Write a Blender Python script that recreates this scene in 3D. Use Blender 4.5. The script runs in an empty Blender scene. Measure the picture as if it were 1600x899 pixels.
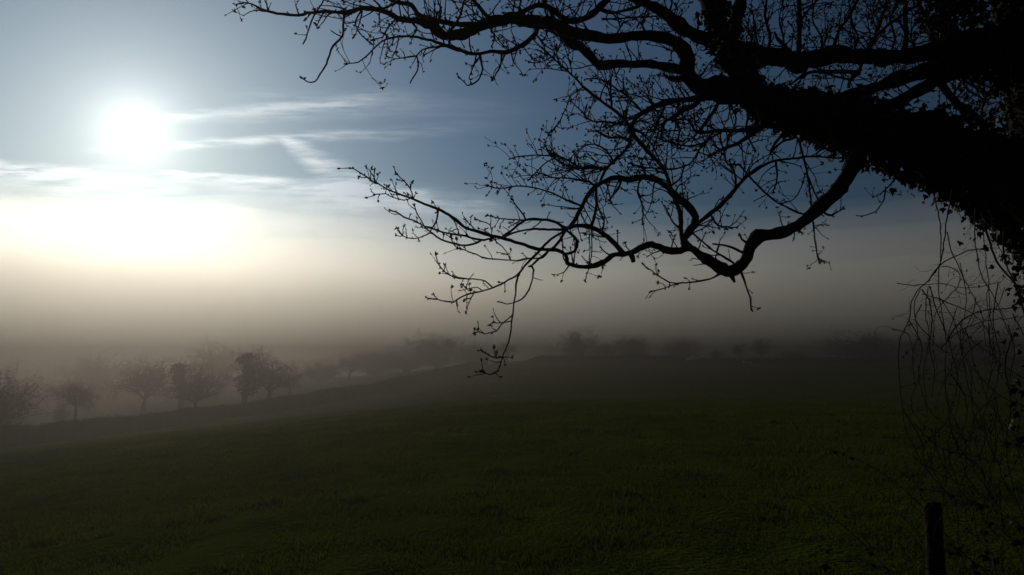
import bpy, bmesh, math, random
import numpy as np
from mathutils import Vector

SC = bpy.context.scene
COL = SC.collection
R = math.radians
random.seed(7)
RNG = np.random.default_rng(7)

# ------------------------------------------------------------------ camera
EYE = 1.75                       # eye height above the grass at the photographer's feet
PITCH = R(5.8)
F = 1142.0                       # focal length in pixels of the 1600 px wide photograph
CX, CY = 800.0, 449.5
cam_d = bpy.data.cameras.new('camera')
cam = bpy.data.objects.new('camera', cam_d)
COL.objects.link(cam)
cam.location = (0, 0, EYE)
cam.rotation_euler = (R(90) + PITCH, 0, 0)
cam_d.sensor_width = 36.0
cam_d.lens = 36.0 * F / 1600.0
cam_d.clip_start = 0.05
cam_d.clip_end = 6000
SC.camera = cam
CP, SP = math.cos(PITCH), math.sin(PITCH)


def ray(px, py):
    """direction (depth 1 along the lens axis) of a point of the photograph"""
    u, v = (px - CX) / F, -(py - CY) / F
    return np.array([u, CP - v * SP, SP + v * CP])


# ------------------------------------------------------------------ sun and sky
SUN_DIR = ray(212, 205)
SUN_DIR = SUN_DIR / np.linalg.norm(SUN_DIR)
SUN_EL = math.asin(SUN_DIR[2])
SUN_AZ = math.atan2(SUN_DIR[0], SUN_DIR[1])      # from +Y towards +X
sun_d = bpy.data.lights.new('sun', 'SUN')
sun = bpy.data.objects.new('sun', sun_d)
COL.objects.link(sun)
sun_d.energy = 3.6
sun_d.angle = R(0.53)
sun_d.color = (1.0, 0.89, 0.74)
sun.rotation_euler = Vector(-SUN_DIR).to_track_quat('-Z', 'Y').to_euler()

W = bpy.data.worlds.new('World')
SC.world = W
W.use_nodes = True
NT = W.node_tree
NT.nodes.clear()


def nd(t, **kw):
    n = NT.nodes.new(t)
    for k, v in kw.items():
        setattr(n, k, v)
    return n


def lk(a, b):
    NT.links.new(a, b)


def mth(op, a, b=None, c=None, clamp=False):
    n = nd('ShaderNodeMath', operation=op, use_clamp=clamp)
    for i, v in enumerate((a, b, c)):
        if v is None:
            continue
        if isinstance(v, (int, float)):
            n.inputs[i].default_value = v
        else:
            lk(v, n.inputs[i])
    return n.outputs[0]


def ramp(x, a, b):
    n = nd('ShaderNodeMapRange', interpolation_type='SMOOTHSTEP')
    lk(x, n.inputs['Value'])
    n.inputs['From Min'].default_value = a
    n.inputs['From Max'].default_value = b
    return n.outputs[0]


def addc(a, b):
    n = nd('ShaderNodeMix', data_type='RGBA', blend_type='ADD')
    n.inputs[0].default_value = 1
    lk(a, n.inputs[6]); lk(b, n.inputs[7])
    return n.outputs[2]


def scalec(col, fac):
    n = nd('ShaderNodeVectorMath', operation='SCALE')
    if isinstance(col, tuple):
        n.inputs[0].default_value = col
    else:
        lk(col, n.inputs[0])
    if isinstance(fac, (int, float)):
        n.inputs['Scale'].default_value = fac
    else:
        lk(fac, n.inputs['Scale'])
    return n.outputs[0]


tc = nd('ShaderNodeTexCoord')
D = tc.outputs['Generated']
dot = nd('ShaderNodeVectorMath', operation='DOT_PRODUCT')
lk(D, dot.inputs[0])
dot.inputs[1].default_value = tuple(SUN_DIR)
ang = mth('ARCCOSINE', mth('MINIMUM', dot.outputs['Value'], 0.999999))     # angle from the sun, radians
sky = nd('ShaderNodeTexSky', sky_type='NISHITA')
sky.sun_disc = False
sky.sun_elevation = SUN_EL
sky.sun_rotation = SUN_AZ
sky.air_density = 1.0
sky.dust_density = 0.6
sky.ozone_density = 2.0
# the clear air is darker and bluer far from the sun
SKY_S, AUR1, AUR2, CORE = 0.094, 0.32, 0.09, 60.0
fall = mth('ADD', 0.20, mth('MULTIPLY', mth('EXPONENT', mth('MULTIPLY', mth('POWER', ang, 1.6), -1.9)), 0.80))
tint = nd('ShaderNodeVectorMath', operation='MULTIPLY')
lk(sky.outputs[0], tint.inputs[0])
tint.inputs[1].default_value = (0.70, 0.95, 1.14)
base = scalec(tint.outputs[0], mth('MULTIPLY', fall, SKY_S))
aur = mth('ADD', mth('MULTIPLY', mth('EXPONENT', mth('MULTIPLY', ang, -1 / R(1.7))), 9.0 * AUR1),
          mth('MULTIPLY', mth('EXPONENT', mth('MULTIPLY', ang, -1 / R(10.0))), 0.75 * AUR2))
aur = mth('ADD', aur, mth('MULTIPLY', ramp(ang, R(1.35), R(0.9)), CORE))
glow = scalec((1.0, 0.97, 0.92), aur)
sep = nd('ShaderNodeSeparateXYZ')
lk(D, sep.inputs[0])
yy = mth('MAXIMUM', sep.outputs[1], 0.02)
U = mth('DIVIDE', sep.outputs[0], yy)         # high cloud drawn on the vertical plane north of the viewer
V = mth('DIVIDE', sep.outputs[2], yy)
uv = nd('ShaderNodeCombineXYZ')
lk(U, uv.inputs[0]); lk(V, uv.inputs[1])


def noise(scale, sx=1.0, sy=1.0, detail=4, rough=0.55, off=0.0):
    mp = nd('ShaderNodeMapping')
    mp.inputs['Scale'].default_value = (sx, sy, 1)
    mp.inputs['Location'].default_value = (off, off * 1.7, off)
    lk(uv.outputs[0], mp.inputs[0])
    n = nd('ShaderNodeTexNoise')
    n.inputs['Scale'].default_value = scale
    n.inputs['Detail'].default_value = detail
    n.inputs['Roughness'].default_value = rough
    lk(mp.outputs[0], n.inputs['Vector'])
    return n.outputs[0]


def UVof(px, py):
    r = ray(px, py)
    return r[0] / r[1], r[2] / r[1]


warp = mth('MULTIPLY', mth('SUBTRACT', noise(7, 1, 2.5, 5), 0.5), 0.030)
grain = noise(11, 1.0, 9.0, 9, 0.68, 3.1)
grain2 = noise(4, 1.0, 3.5, 5, 0.6, 8.1)
in_front = ramp(sep.outputs[1], 0.03, 0.2)


def streak(p0, p1, w0, w1, strength, soft_lo=1.0, soft_hi=1.0, fade0=0.15, fade1=0.35, warpk=1.0):
    (u0, v0), (u1, v1) = UVof(*p0), UVof(*p1)
    L = math.hypot(u1 - u0, v1 - v0)
    du, dv = (u1 - u0) / L, (v1 - v0) / L
    a = mth('ADD', mth('MULTIPLY', mth('SUBTRACT', U, u0), du), mth('MULTIPLY', mth('SUBTRACT', V, v0), dv))
    t = mth('DIVIDE', a, L)
    dd = mth('ADD', mth('MULTIPLY', mth('SUBTRACT', U, u0), -dv), mth('MULTIPLY', mth('SUBTRACT', V, v0), du))
    dd = mth('ADD', dd, mth('MULTIPLY', warp, warpk))
    w = mth('ADD', w0 / F, mth('MULTIPLY', mth('MINIMUM', mth('MAXIMUM', t, 0.0), 1.0), (w1 - w0) / F))
    q = mth('DIVIDE', dd, w)
    prof = mth('MULTIPLY', ramp(q, -soft_lo, 0.0), ramp(q, soft_hi, 0.0))
    al = mth('MULTIPLY', ramp(t, 0.0, fade0), ramp(t, 1.0, 1.0 - fade1))
    m = mth('MULTIPLY', mth('MULTIPLY', prof, al), strength)
    return mth('MULTIPLY', m, ramp(grain, 0.28, 0.70))


cl = streak((190, 188), (690, 146), 10, 30, 0.60, 1.6, 0.8)
for s in (
    streak((110, 236), (830, 194), 11, 20, 0.80, 1.0, 0.8, 0.2, 0.5),
    streak((425, 205), (590, 318), 12, 50, 1.15, 1.0, 0.9, 0.2, 0.3),
    streak((-160, 238), (330, 300), 26, 46, 0.95, 1.5, 0.45, 0.1, 0.3),
    streak((230, 268), (720, 306), 10, 36, 1.1, 1.6, 0.5, 0.12, 0.3),
    streak((590, 300), (820, 324), 26, 32, 1.0, 1.6, 0.55, 0.2, 0.35),
    streak((-100, 268), (260, 262), 12, 10, 0.35, 1.3, 1.0),
    streak((330, 150), (900, 172), 20, 30, 0.18, 1.5, 1.2),
):
    cl = mth('ADD', cl, s)
# veil of thin cirrus low over the mist
veil = mth('MULTIPLY', mth('MULTIPLY', ramp(V, UVof(800, 262)[1], UVof(800, 330)[1]), ramp(U, UVof(930, 300)[0], UVof(500, 300)[0])),
           mth('MULTIPLY', ramp(grain2, 0.25, 0.75), 0.8))
cl = mth('MINIMUM', mth('ADD', cl, veil), 1.0)
cl = mth('MULTIPLY', cl, in_front)
cloud_l = mth('ADD', 0.10, mth('MULTIPLY', mth('EXPONENT', mth('MULTIPLY', ang, -1 / R(15.0))), 1.95))
cloud_c = scalec((1.0, 0.965, 0.90), cloud_l)
clear = addc(base, glow)
full = addc(clear, scalec(cloud_c, cl))
bg = nd('ShaderNodeBackground')
lk(full, bg.inputs['Color'])
bg.inputs['Strength'].default_value = 1.0
wo = nd('ShaderNodeOutputWorld')
lk(bg.outputs[0], wo.inputs['Surface'])

# ------------------------------------------------------------------ exposure and render
SC.view_settings.view_transform = 'Standard'
SC.view_settings.look = 'None'
SC.view_settings.gamma = 1
SC.view_settings.use_curve_mapping = False
SC.view_settings.exposure = -1.0
SC.render.engine = 'CYCLES'
SC.cycles.use_denoising = True
SC.cycles.volume_bounces = 3
SC.cycles.max_bounces = 6
SC.cycles.transparent_max_bounces = 8


# ------------------------------------------------------------------ helpers
def material(name, col, rough=0.9, var=0.35, scale=8.0, bump=0.0, spec=0.3, trans=0.0, col2=None, detail=5):
    m = bpy.data.materials.new(name)
    m.use_nodes = True
    t = m.node_tree
    p = t.nodes['Principled BSDF']
    p.inputs['Roughness'].default_value = rough
    p.inputs['Specular IOR Level'].default_value = spec
    co = t.nodes.new('ShaderNodeTexCoord')
    n = t.nodes.new('ShaderNodeTexNoise')
    n.inputs['Scale'].default_value = scale
    n.inputs['Detail'].default_value = detail
    t.links.new(co.outputs['Object'], n.inputs['Vector'])
    r = t.nodes.new('ShaderNodeValToRGB')
    c2 = col2 or tuple(c * (1 + var) for c in col)
    r.color_ramp.elements[0].color = tuple(c * (1 - var) for c in col) + (1,)
    r.color_ramp.elements[1].color = tuple(c2) + (1,)
    r.color_ramp.elements[0].position = 0.3
    r.color_ramp.elements[1].position = 0.7
    t.links.new(n.outputs[0], r.inputs[0])
    t.links.new(r.outputs[0], p.inputs['Base Color'])
    if bump:
        b = t.nodes.new('ShaderNodeBump')
        b.inputs['Strength'].default_value = bump
        b.inputs['Distance'].default_value = 0.02
        t.links.new(n.outputs[0], b.inputs['Height'])
        t.links.new(b.outputs[0], p.inputs['Normal'])
    if trans:
        tr = t.nodes.new('ShaderNodeBsdfTranslucent')
        t.links.new(r.outputs[0], tr.inputs['Color'])
        mx = t.nodes.new('ShaderNodeMixShader')
        mx.inputs[0].default_value = trans
        t.links.new(p.outputs[0], mx.inputs[1])
        t.links.new(tr.outputs[0], mx.inputs[2])
        t.links.new(mx.outputs[0], t.nodes['Material Output'].inputs['Surface'])
    return m


class MB:
    """collects tubes and faces into one mesh"""

    def __init__(self):
        self.v, self.f, self.n = [], [], 0

    def raw(self, verts, faces):
        verts = np.asarray(verts, float).reshape(-1, 3)
        self.v.append(verts)
        for f in faces:
            self.f.append([i + self.n for i in f])
        self.n += len(verts)

    def tube(self, pts, rad, sides=6, rough=0.0, cap=True):
        pts = np.asarray(pts, float)
        k = len(pts)
        rad = np.broadcast_to(np.asarray(rad, float), (k,))
        tan = np.gradient(pts, axis=0)
        tan /= np.linalg.norm(tan, axis=1)[:, None] + 1e-12
        up = np.array([0.13, 0.21, 0.97]) if abs(tan[0][2]) < 0.9 else np.array([0.95, 0.2, 0.1])
        a = np.cross(up, tan[0]); a /= np.linalg.norm(a)
        th = np.arange(sides) * 2 * math.pi / sides
        ct, st = np.cos(th)[:, None], np.sin(th)[:, None]
        rings = np.empty((k, sides, 3))
        for i in range(k):
            a = a - tan[i] * (a @ tan[i])
            a /= np.linalg.norm(a) + 1e-12
            b = np.cross(tan[i], a)
            rr = rad[i]
            if rough:
                rr = rad[i] * (1 + rough * RNG.normal(size=(sides, 1)))
            rings[i] = pts[i] + (ct * a + st * b) * rr
        base = self.n
        self.v.append(rings.reshape(-1, 3))
        self.n += k * sides
        for i in range(k - 1):
            o = base + i * sides
            for j in range(sides):
                j2 = (j + 1) % sides
                self.f.append([o + j, o + j2, o + sides + j2, o + sides + j])
        if cap:
            self.f.append([base + j for j in range(sides)][::-1])
            self.f.append([base + (k - 1) * sides + j for j in range(sides)])

    def build(self, name, mat, parent=None, smooth=True):
        me = bpy.data.meshes.new(name)
        v = np.concatenate(self.v) if self.v else np.zeros((0, 3))
        me.from_pydata(v.tolist(), [], self.f)
        me.materials.append(mat)
        if smooth:
            me.polygons.foreach_set('use_smooth', [True] * len(me.polygons))
        me.update()
        o = bpy.data.objects.new(name, me)
        COL.objects.link(o)
        if parent:
            o.parent = parent
            o.location = -parent.location if parent.type == 'EMPTY' and parent.parent is None else (0, 0, 0)
        return o


def fast_mesh(name, verts, nper, faces_per, mat, parent=None, smooth=False):
    """many copies of one small polygon pattern, verts (n, nper, 3)"""
    n = verts.shape[0]
    me = bpy.data.meshes.new(name)
    me.vertices.add(n * nper)
    me.vertices.foreach_set('co', verts.reshape(-1).astype(np.float32))
    loops, starts, totals = [], [], []
    off = np.arange(n)[:, None] * nper
    cnt = sum(len(f) for f in faces_per)
    idx = np.concatenate([off + np.array(f)[None, :] for f in faces_per], axis=1).reshape(-1)
    me.loops.add(len(idx))
    me.loops.foreach_set('vertex_index', idx.astype(np.int32))
    st = np.cumsum([0] + [len(f) for f in faces_per])[:-1]
    starts = (np.arange(n)[:, None] * cnt + st[None, :]).reshape(-1)
    me.polygons.add(len(starts))
    me.polygons.foreach_set('loop_start', starts.astype(np.int32))
    me.update(calc_edges=True)
    me.validate()
    if smooth:
        me.polygons.foreach_set('use_smooth', [True] * len(me.polygons))
    me.materials.append(mat)
    o = bpy.data.objects.new(name, me)
    COL.objects.link(o)
    if parent:
        o.parent = parent
        o.location = -parent.location
    return o


def tag(o, label=None, cat=None, group=None, kind=None):
    for k, v in (('label', label), ('category', cat), ('group', group), ('kind', kind)):
        if v:
            o[k] = v
    return o


def empty(name, loc=(0, 0, 0)):
    o = bpy.data.objects.new(name, None)
    o.empty_display_size = 0.2
    o.location = loc
    COL.objects.link(o)
    return o


def catmull(P, step):
    P = np.asarray(P, float)
    if len(P) == 2:
        n = max(2, int(np.linalg.norm(P[1] - P[0]) / step))
        return np.linspace(P[0], P[1], n + 1)
    Q = np.vstack([2 * P[0] - P[1], P, 2 * P[-1] - P[-2]])
    out = []
    for i in range(1, len(Q) - 2):
        n = max(1, int(round(np.linalg.norm(Q[i + 1][:2] - Q[i][:2]) / step)))
        for t in np.arange(n) / n:
            a, b, c, d = Q[i - 1], Q[i], Q[i + 1], Q[i + 2]
            out.append(0.5 * (2 * b + (c - a) * t + (2 * a - 5 * b + 4 * c - d) * t * t + (3 * b - a - 3 * c + d) * t ** 3))
    out.append(P[-1])
    return np.array(out)


# ------------------------------------------------------------------ terrain
def sstep(x, a, b):
    t = np.clip((x - a) / (b - a), 0, 1)
    return t * t * (3 - 2 * t)


def ground_z(x, y):
    x, y = np.asarray(x, float), np.asarray(y, float)
    z = -1.0 * sstep(y, 22, 62) + 2.35 * sstep(y, 70, 215) + 0.8 * sstep(y, 215, 420)
    z = z - 0.102 * np.logaddexp(0, (-x - 2) / 2.5) * 2.5 * (1 - 0.5 * sstep(-x, 60, 200))
    z = z + 0.035 * np.sin(x * 0.31 + 1.3) * np.sin(y * 0.23) + 0.06 * np.sin(x * 0.09 + y * 0.05)
    return z


def axis(n, k, m):
    t = np.linspace(-1, 1, n)
    return np.sinh(t * k) / math.sinh(k) * m


gx, gy = axis(300, 5.2, 400.0), axis(300, 5.2, 400.0)
XX, YY = np.meshgrid(gx, gy)
rr = np.hypot(XX, YY)
ZZ = ground_z(XX, YY)
bump = np.zeros_like(ZZ)
for _ in range(26):
    wl = RNG.uniform(0.35, 2.2)
    th = RNG.uniform(0, math.pi)
    bump += wl * np.sin((XX * math.cos(th) + YY * math.sin(th)) * 2 * math.pi / wl + RNG.uniform(0, 6))
ZZ = ZZ + bump * 0.0065 * np.exp(-rr / 30)
n0, n1 = ZZ.shape
ii = np.arange(n0 * n1).reshape(n0, n1)
gm = bpy.data.meshes.new('ground')
gm.from_pydata(np.stack([XX, YY, ZZ], -1).reshape(-1, 3).tolist(), [],
               np.stack([ii[:-1, :-1], ii[:-1, 1:], ii[1:, 1:], ii[1:, :-1]], -1).reshape(-1, 4).tolist())
gm.polygons.foreach_set('use_smooth', [True] * len(gm.polygons))
ground = bpy.data.objects.new('ground', gm)
COL.objects.link(ground)
ground['kind'] = 'structure'

turf = bpy.data.materials.new('pasture_turf')
turf.use_nodes = True
t = turf.node_tree
p = t.nodes['Principled BSDF']
p.inputs['Roughness'].default_value = 0.95
p.inputs['Specular IOR Level'].default_value = 0.0
co = t.nodes.new('ShaderNodeTexCoord')
na = t.nodes.new('ShaderNodeTexNoise'); na.inputs['Scale'].default_value = 1.6; na.inputs['Detail'].default_value = 8
nb = t.nodes.new('ShaderNodeTexNoise'); nb.inputs['Scale'].default_value = 0.12; nb.inputs['Detail'].default_value = 4
nc = t.nodes.new('ShaderNodeTexNoise'); nc.inputs['Scale'].default_value = 14; nc.inputs['Detail'].default_value = 6
for n in (na, nb, nc):
    t.links.new(co.outputs['Object'], n.inputs['Vector'])
ra = t.nodes.new('ShaderNodeValToRGB')
ra.color_ramp.elements[0].color = (0.022, 0.034, 0.004, 1)
ra.color_ramp.elements[0].position = 0.33
ra.color_ramp.elements[1].color = (0.052, 0.072, 0.008, 1)
ra.color_ramp.elements[1].position = 0.68
t.links.new(na.outputs[0], ra.inputs[0])
rb = t.nodes.new('ShaderNodeValToRGB')
rb.color_ramp.elements[0].color = (0.060, 0.056, 0.010, 1)
rb.color_ramp.elements[0].position = 0.35
rb.color_ramp.elements[1].color = (0.040, 0.062, 0.006, 1)
rb.color_ramp.elements[1].position = 0.6
t.links.new(nb.outputs[0], rb.inputs[0])
mx = t.nodes.new('ShaderNodeMix'); mx.data_type = 'RGBA'; mx.inputs[0].default_value = 0.4
t.links.new(ra.outputs[0], mx.inputs[6]); t.links.new(rb.outputs[0], mx.inputs[7])
t.links.new(mx.outputs[2], p.inputs['Base Color'])
bm_ = t.nodes.new('ShaderNodeBump'); bm_.inputs['Strength'].default_value = 0.9; bm_.inputs['Distance'].default_value = 0.06
t.links.new(nc.outputs[0], bm_.inputs['Height']); t.links.new(bm_.outputs[0], p.inputs['Normal'])
gm.materials.append(turf)

# ------------------------------------------------------------------ air
HAZE_D = 0.0078
HAZE_TOP = 9.8


def volume_mat(name, col, dens, g):
    m = bpy.data.materials.new(name)
    m.use_nodes = True
    tt = m.node_tree
    tt.nodes.clear()
    o = tt.nodes.new('ShaderNodeOutputMaterial')
    v = tt.nodes.new('ShaderNodeVolumePrincipled')
    v.inputs['Color'].default_value = col + (1,)
    v.inputs['Density'].default_value = dens
    v.inputs['Anisotropy'].default_value = g
    tt.links.new(v.outputs[0], o.inputs['Volume'])
    return m


def closed_box(name, lo, hi, mat):
    x0, y0, z0 = lo
    x1, y1, z1 = hi
    b = MB()
    b.raw([(x0, y0, z0), (x1, y0, z0), (x1, y1, z0), (x0, y1, z0), (x0, y0, z1), (x1, y0, z1), (x1, y1, z1), (x0, y1, z1)],
          [(0, 3, 2, 1), (4, 5, 6, 7), (0, 1, 5, 4), (1, 2, 6, 5), (2, 3, 7, 6), (3, 0, 4, 7)])
    return b.build(name, mat, smooth=False)


haze = closed_box('haze', (-410, -410, -40), (410, 410, HAZE_TOP), volume_mat('pale_mist', (0.118, 0.112, 0.104), HAZE_D, 0.78))
tag(haze, kind='stuff')

# the fog lying in the valley beyond the field: closed volumes with rolling tops, thinner towards the top
def fog_layer(r0, r1, peak_deg, dens, seed, depth):
    fb = MB()
    na_, nr_ = 160, 40
    a0, a1 = R(-97 - seed), R(97 + seed)
    rp = r0 + (r1 - r0) * 0.42
    peak = rp * math.tan(R(peak_deg))
    top, bot = [], []
    for j in range(nr_):
        for i in range(na_):
            a = a0 + (a1 - a0) * i / (na_ - 1)
            q = j / (nr_ - 1)
            r = r0 + (r1 - r0) * q
            rise = 12 + (peak - 12) * (1 - abs(1 - q / 0.42) ** 2.0) if q < 0.42 else peak - 25 * (q - 0.42)
            roll = 5 * math.sin(a * 6.3 + q * 4 + seed) + 3 * math.sin(a * 14 + 1 + q * 6 + seed * 2.1) + 1.5 * math.sin(a * 33 + seed)
            top.append((r * math.sin(a), r * math.cos(a), rise + roll * min(1, q / 0.15)))
            bot.append((r * math.sin(a), r * math.cos(a), -depth))
    vi = lambda j, i: j * na_ + i
    nv = len(top)
    fc = []
    for j in range(nr_ - 1):
        for i in range(na_ - 1):
            fc.append((vi(j, i), vi(j, i + 1), vi(j + 1, i + 1), vi(j + 1, i)))
            fc.append((nv + vi(j, i), nv + vi(j + 1, i), nv + vi(j + 1, i + 1), nv + vi(j, i + 1)))
    for i in range(na_ - 1):
        fc.append((vi(0, i), nv + vi(0, i), nv + vi(0, i + 1), vi(0, i + 1)))
        fc.append((vi(nr_ - 1, i), vi(nr_ - 1, i + 1), nv + vi(nr_ - 1, i + 1), nv + vi(nr_ - 1, i)))
    for j in range(nr_ - 1):
        fc.append((vi(j, 0), vi(j + 1, 0), nv + vi(j + 1, 0), nv + vi(j, 0)))
        fc.append((vi(j, na_ - 1), nv + vi(j, na_ - 1), nv + vi(j + 1, na_ - 1), vi(j + 1, na_ - 1)))
    fb.raw(top + bot, fc)
    o = fb.build('fog_bank', volume_mat('valley_fog', (0.955, 0.94, 0.90), dens, FOG_G))
    bmf = bmesh.new()
    bmf.from_mesh(o.data)
    bmesh.ops.recalc_face_normals(bmf, faces=bmf.faces)
    bmf.to_mesh(o.data)
    bmf.free()
    tag(o, kind='stuff')


FOG_G = 0.73
for args in ((590, 1190, 11.9, .0007, 1, 41), (585, 1180, 10.8, .0010, 2, 42), (580, 1170, 9.2, .0015, 3, 43), (575, 1160, 7.0, .0029, 4, 44)):
    fog_layer(*args)

# ------------------------------------------------------------------ grass
def place_rel(px, dist):
    """ground point under a column of the photograph at a distance"""
    return (px - CX) / F * dist, dist


def grass_field():
    N, NL = 560000, 150000
    dist = np.concatenate([2.6 + 62 * RNG.random(N) ** 1.7, 40 + 110 * RNG.random(NL)])
    u = np.concatenate([RNG.uniform(-0.86, 0.86, N), RNG.uniform(-0.86, 0.10, NL) * RNG.random(NL) ** .3])
    N += NL
    x, y = u * dist, dist
    cl_ = (np.sin(x * 2.1 + 1.7 * np.sin(y * 1.3)) + np.sin(y * 2.7 + 1.3 * np.sin(x * 1.9 + 2)) + np.sin(x * 0.8 - y * 0.6) + np.sin(x * 2.1 + y * 7.3 + 2 * np.sin(x))) / 4
    keep = RNG.random(N) < np.clip(0.80 + 0.45 * cl_, 0.42, 1)
    x, y, dist, cl_ = x[keep], y[keep], dist[keep], cl_[keep]
    # rank tussocks left by the grazing
    tq = 2.9 + 34 * RNG.random(420) ** 1.4
    tx_ = RNG.uniform(-.85, .85, 420) * tq
    j = np.repeat(np.arange(420), 75)
    tr_ = np.repeat(RNG.uniform(.06, .24, 420), 75) * (1 + tq[j] / 40)
    x = np.concatenate([x, tx_[j] + RNG.normal(size=len(j)) * tr_])
    y = np.concatenate([y, tq[j] + RNG.normal(size=len(j)) * tr_])
    dist = np.concatenate([dist, tq[j]])
    cl_ = np.concatenate([cl_, np.repeat(RNG.uniform(.6, 1.9, 420), 75)])
    n = len(x)
    z = ground_z(x, y) - 0.01
    h = 0.8 * np.clip(0.035 + 0.035 * cl_ + 0.025 * RNG.random(n), 0.015, 0.13) * (1 + dist / 60)
    w = (0.0022 + 0.00042 * dist) * RNG.uniform(0.7, 1.4, n)
    th = RNG.uniform(0, 2 * math.pi, n)
    lean = RNG.uniform(0.1, 1.0, n) * h
    lth = RNG.uniform(0, 2 * math.pi, n)
    bx, by = np.cos(th) * w, np.sin(th) * w
    lx, ly = np.cos(lth) * lean, np.sin(lth) * lean
    V5 = np.empty((n, 5, 3))
    V5[:, 0] = np.stack([x - bx, y - by, z], 1)
    V5[:, 1] = np.stack([x + bx, y + by, z], 1)
    V5[:, 2] = np.stack([x + bx * .7 + lx * .35, y + by * .7 + ly * .35, z + h * .6], 1)
    V5[:, 3] = np.stack([x - bx * .7 + lx * .35, y - by * .7 + ly * .35, z + h * .6], 1)
    V5[:, 4] = np.stack([x + lx, y + ly, z + h], 1)
    m = material('grass_blade', (0.034, 0.054, 0.005), 0.85, 0.30, 0.35, 0, 0.03, 0.55, (0.060, 0.074, 0.008))
    o = fast_mesh('grass', V5, 5, [(0, 1, 2, 3), (3, 2, 4)], m)
    tag(o, kind='stuff')


grass_field()

# ------------------------------------------------------------------ materials of the planting
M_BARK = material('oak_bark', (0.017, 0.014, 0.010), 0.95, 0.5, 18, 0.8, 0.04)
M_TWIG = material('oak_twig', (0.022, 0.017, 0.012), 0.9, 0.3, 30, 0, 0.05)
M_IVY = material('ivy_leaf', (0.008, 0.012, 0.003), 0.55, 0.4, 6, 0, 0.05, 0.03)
M_VINE = material('climber_stem', (0.024, 0.019, 0.013), 0.85, 0.4, 20, 0, 0.08)
M_POST = material('weathered_post', (0.020, 0.017, 0.013), 0.95, 0.5, 25, 0.9, 0.03)
M_FAR = material('winter_twig', (0.030, 0.023, 0.017), 1.0, 0.3, 1.2, 0, 0.0)
M_FARL = material('winter_foliage', (0.022, 0.022, 0.010), 1.0, 0.4, 1.0, 0, 0.0, 0.1)
M_HEDGE = material('hedge_leaf', (0.020, 0.014, 0.011), 1.0, 0.45, 0.9, 0, 0.0, 0.0)
M_TROUGH = material('galvanised_trough', (0.50, 0.50, 0.48), 0.5, 0.2, 4, 0, 0.4)

# ------------------------------------------------------------------ the oak
oak = empty('oak_tree', (0, 0, 0))
DEP0 = 4.0
ox, oy = ray(1865, 1000)[:2] * DEP0
oak.location = (float(ox), float(oy), float(ground_z(ox, oy)))
tag(oak, 'bare budding oak, ivied at the right, its crooked dark limbs reaching across the sky', 'tree')

SAMP = []          # (px, py, depth, width) of every traced point


def near_depth(px, py, r=40):
    best, bd = None, r
    for s in SAMP:
        d = math.hypot(s[0] - px, s[1] - py)
        d = max(0.0, d - s[3] * 0.45)
        if d < bd:
            best, bd = s, d
    return best[2] if best else None


def traced(pts, widths, d_end=None, d_start=None, step=7, jit=0.35):
    """px polyline base first -> 3-D points, radii"""
    P = catmull(pts, step)
    k = len(P)
    wk = np.linspace(0, 1, len(widths))
    seg = np.concatenate([[0], np.cumsum(np.linalg.norm(np.diff(P, axis=0), axis=1))])
    s = seg / seg[-1]
    w = np.interp(s, wk, widths)
    d0 = d_start if d_start is not None else (near_depth(*pts[0]) or 3.6)
    d1 = d_end if d_end is not None else d0 + random.uniform(-0.55, 0.40) * seg[-1] / F * d0
    d1 = min(max(d1, 2.5), 4.9)
    dep = d0 + (d1 - d0) * s
    wav = 0.02 * np.sin(s * random.uniform(4, 9) + random.uniform(0, 6)) * np.sin(s * math.pi) * min(1, seg[-1] / 200)
    dep = dep + wav * d0
    P = P + RNG.normal(size=P.shape) * jit * np.minimum(1, np.arange(k) / 2)[:, None]
    X = np.array([ray(a, b) * d for (a, b), d in zip(P, dep)]) + np.array([0, 0, EYE])
    rad = w * 0.5 * dep / F
    for (a, b), d, ww in zip(P, dep, w):
        SAMP.append((a, b, d, ww))
    return X, rad


BUD_P, BUD_D, BUD_S = [], [], []


TW_K = 3.1


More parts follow.
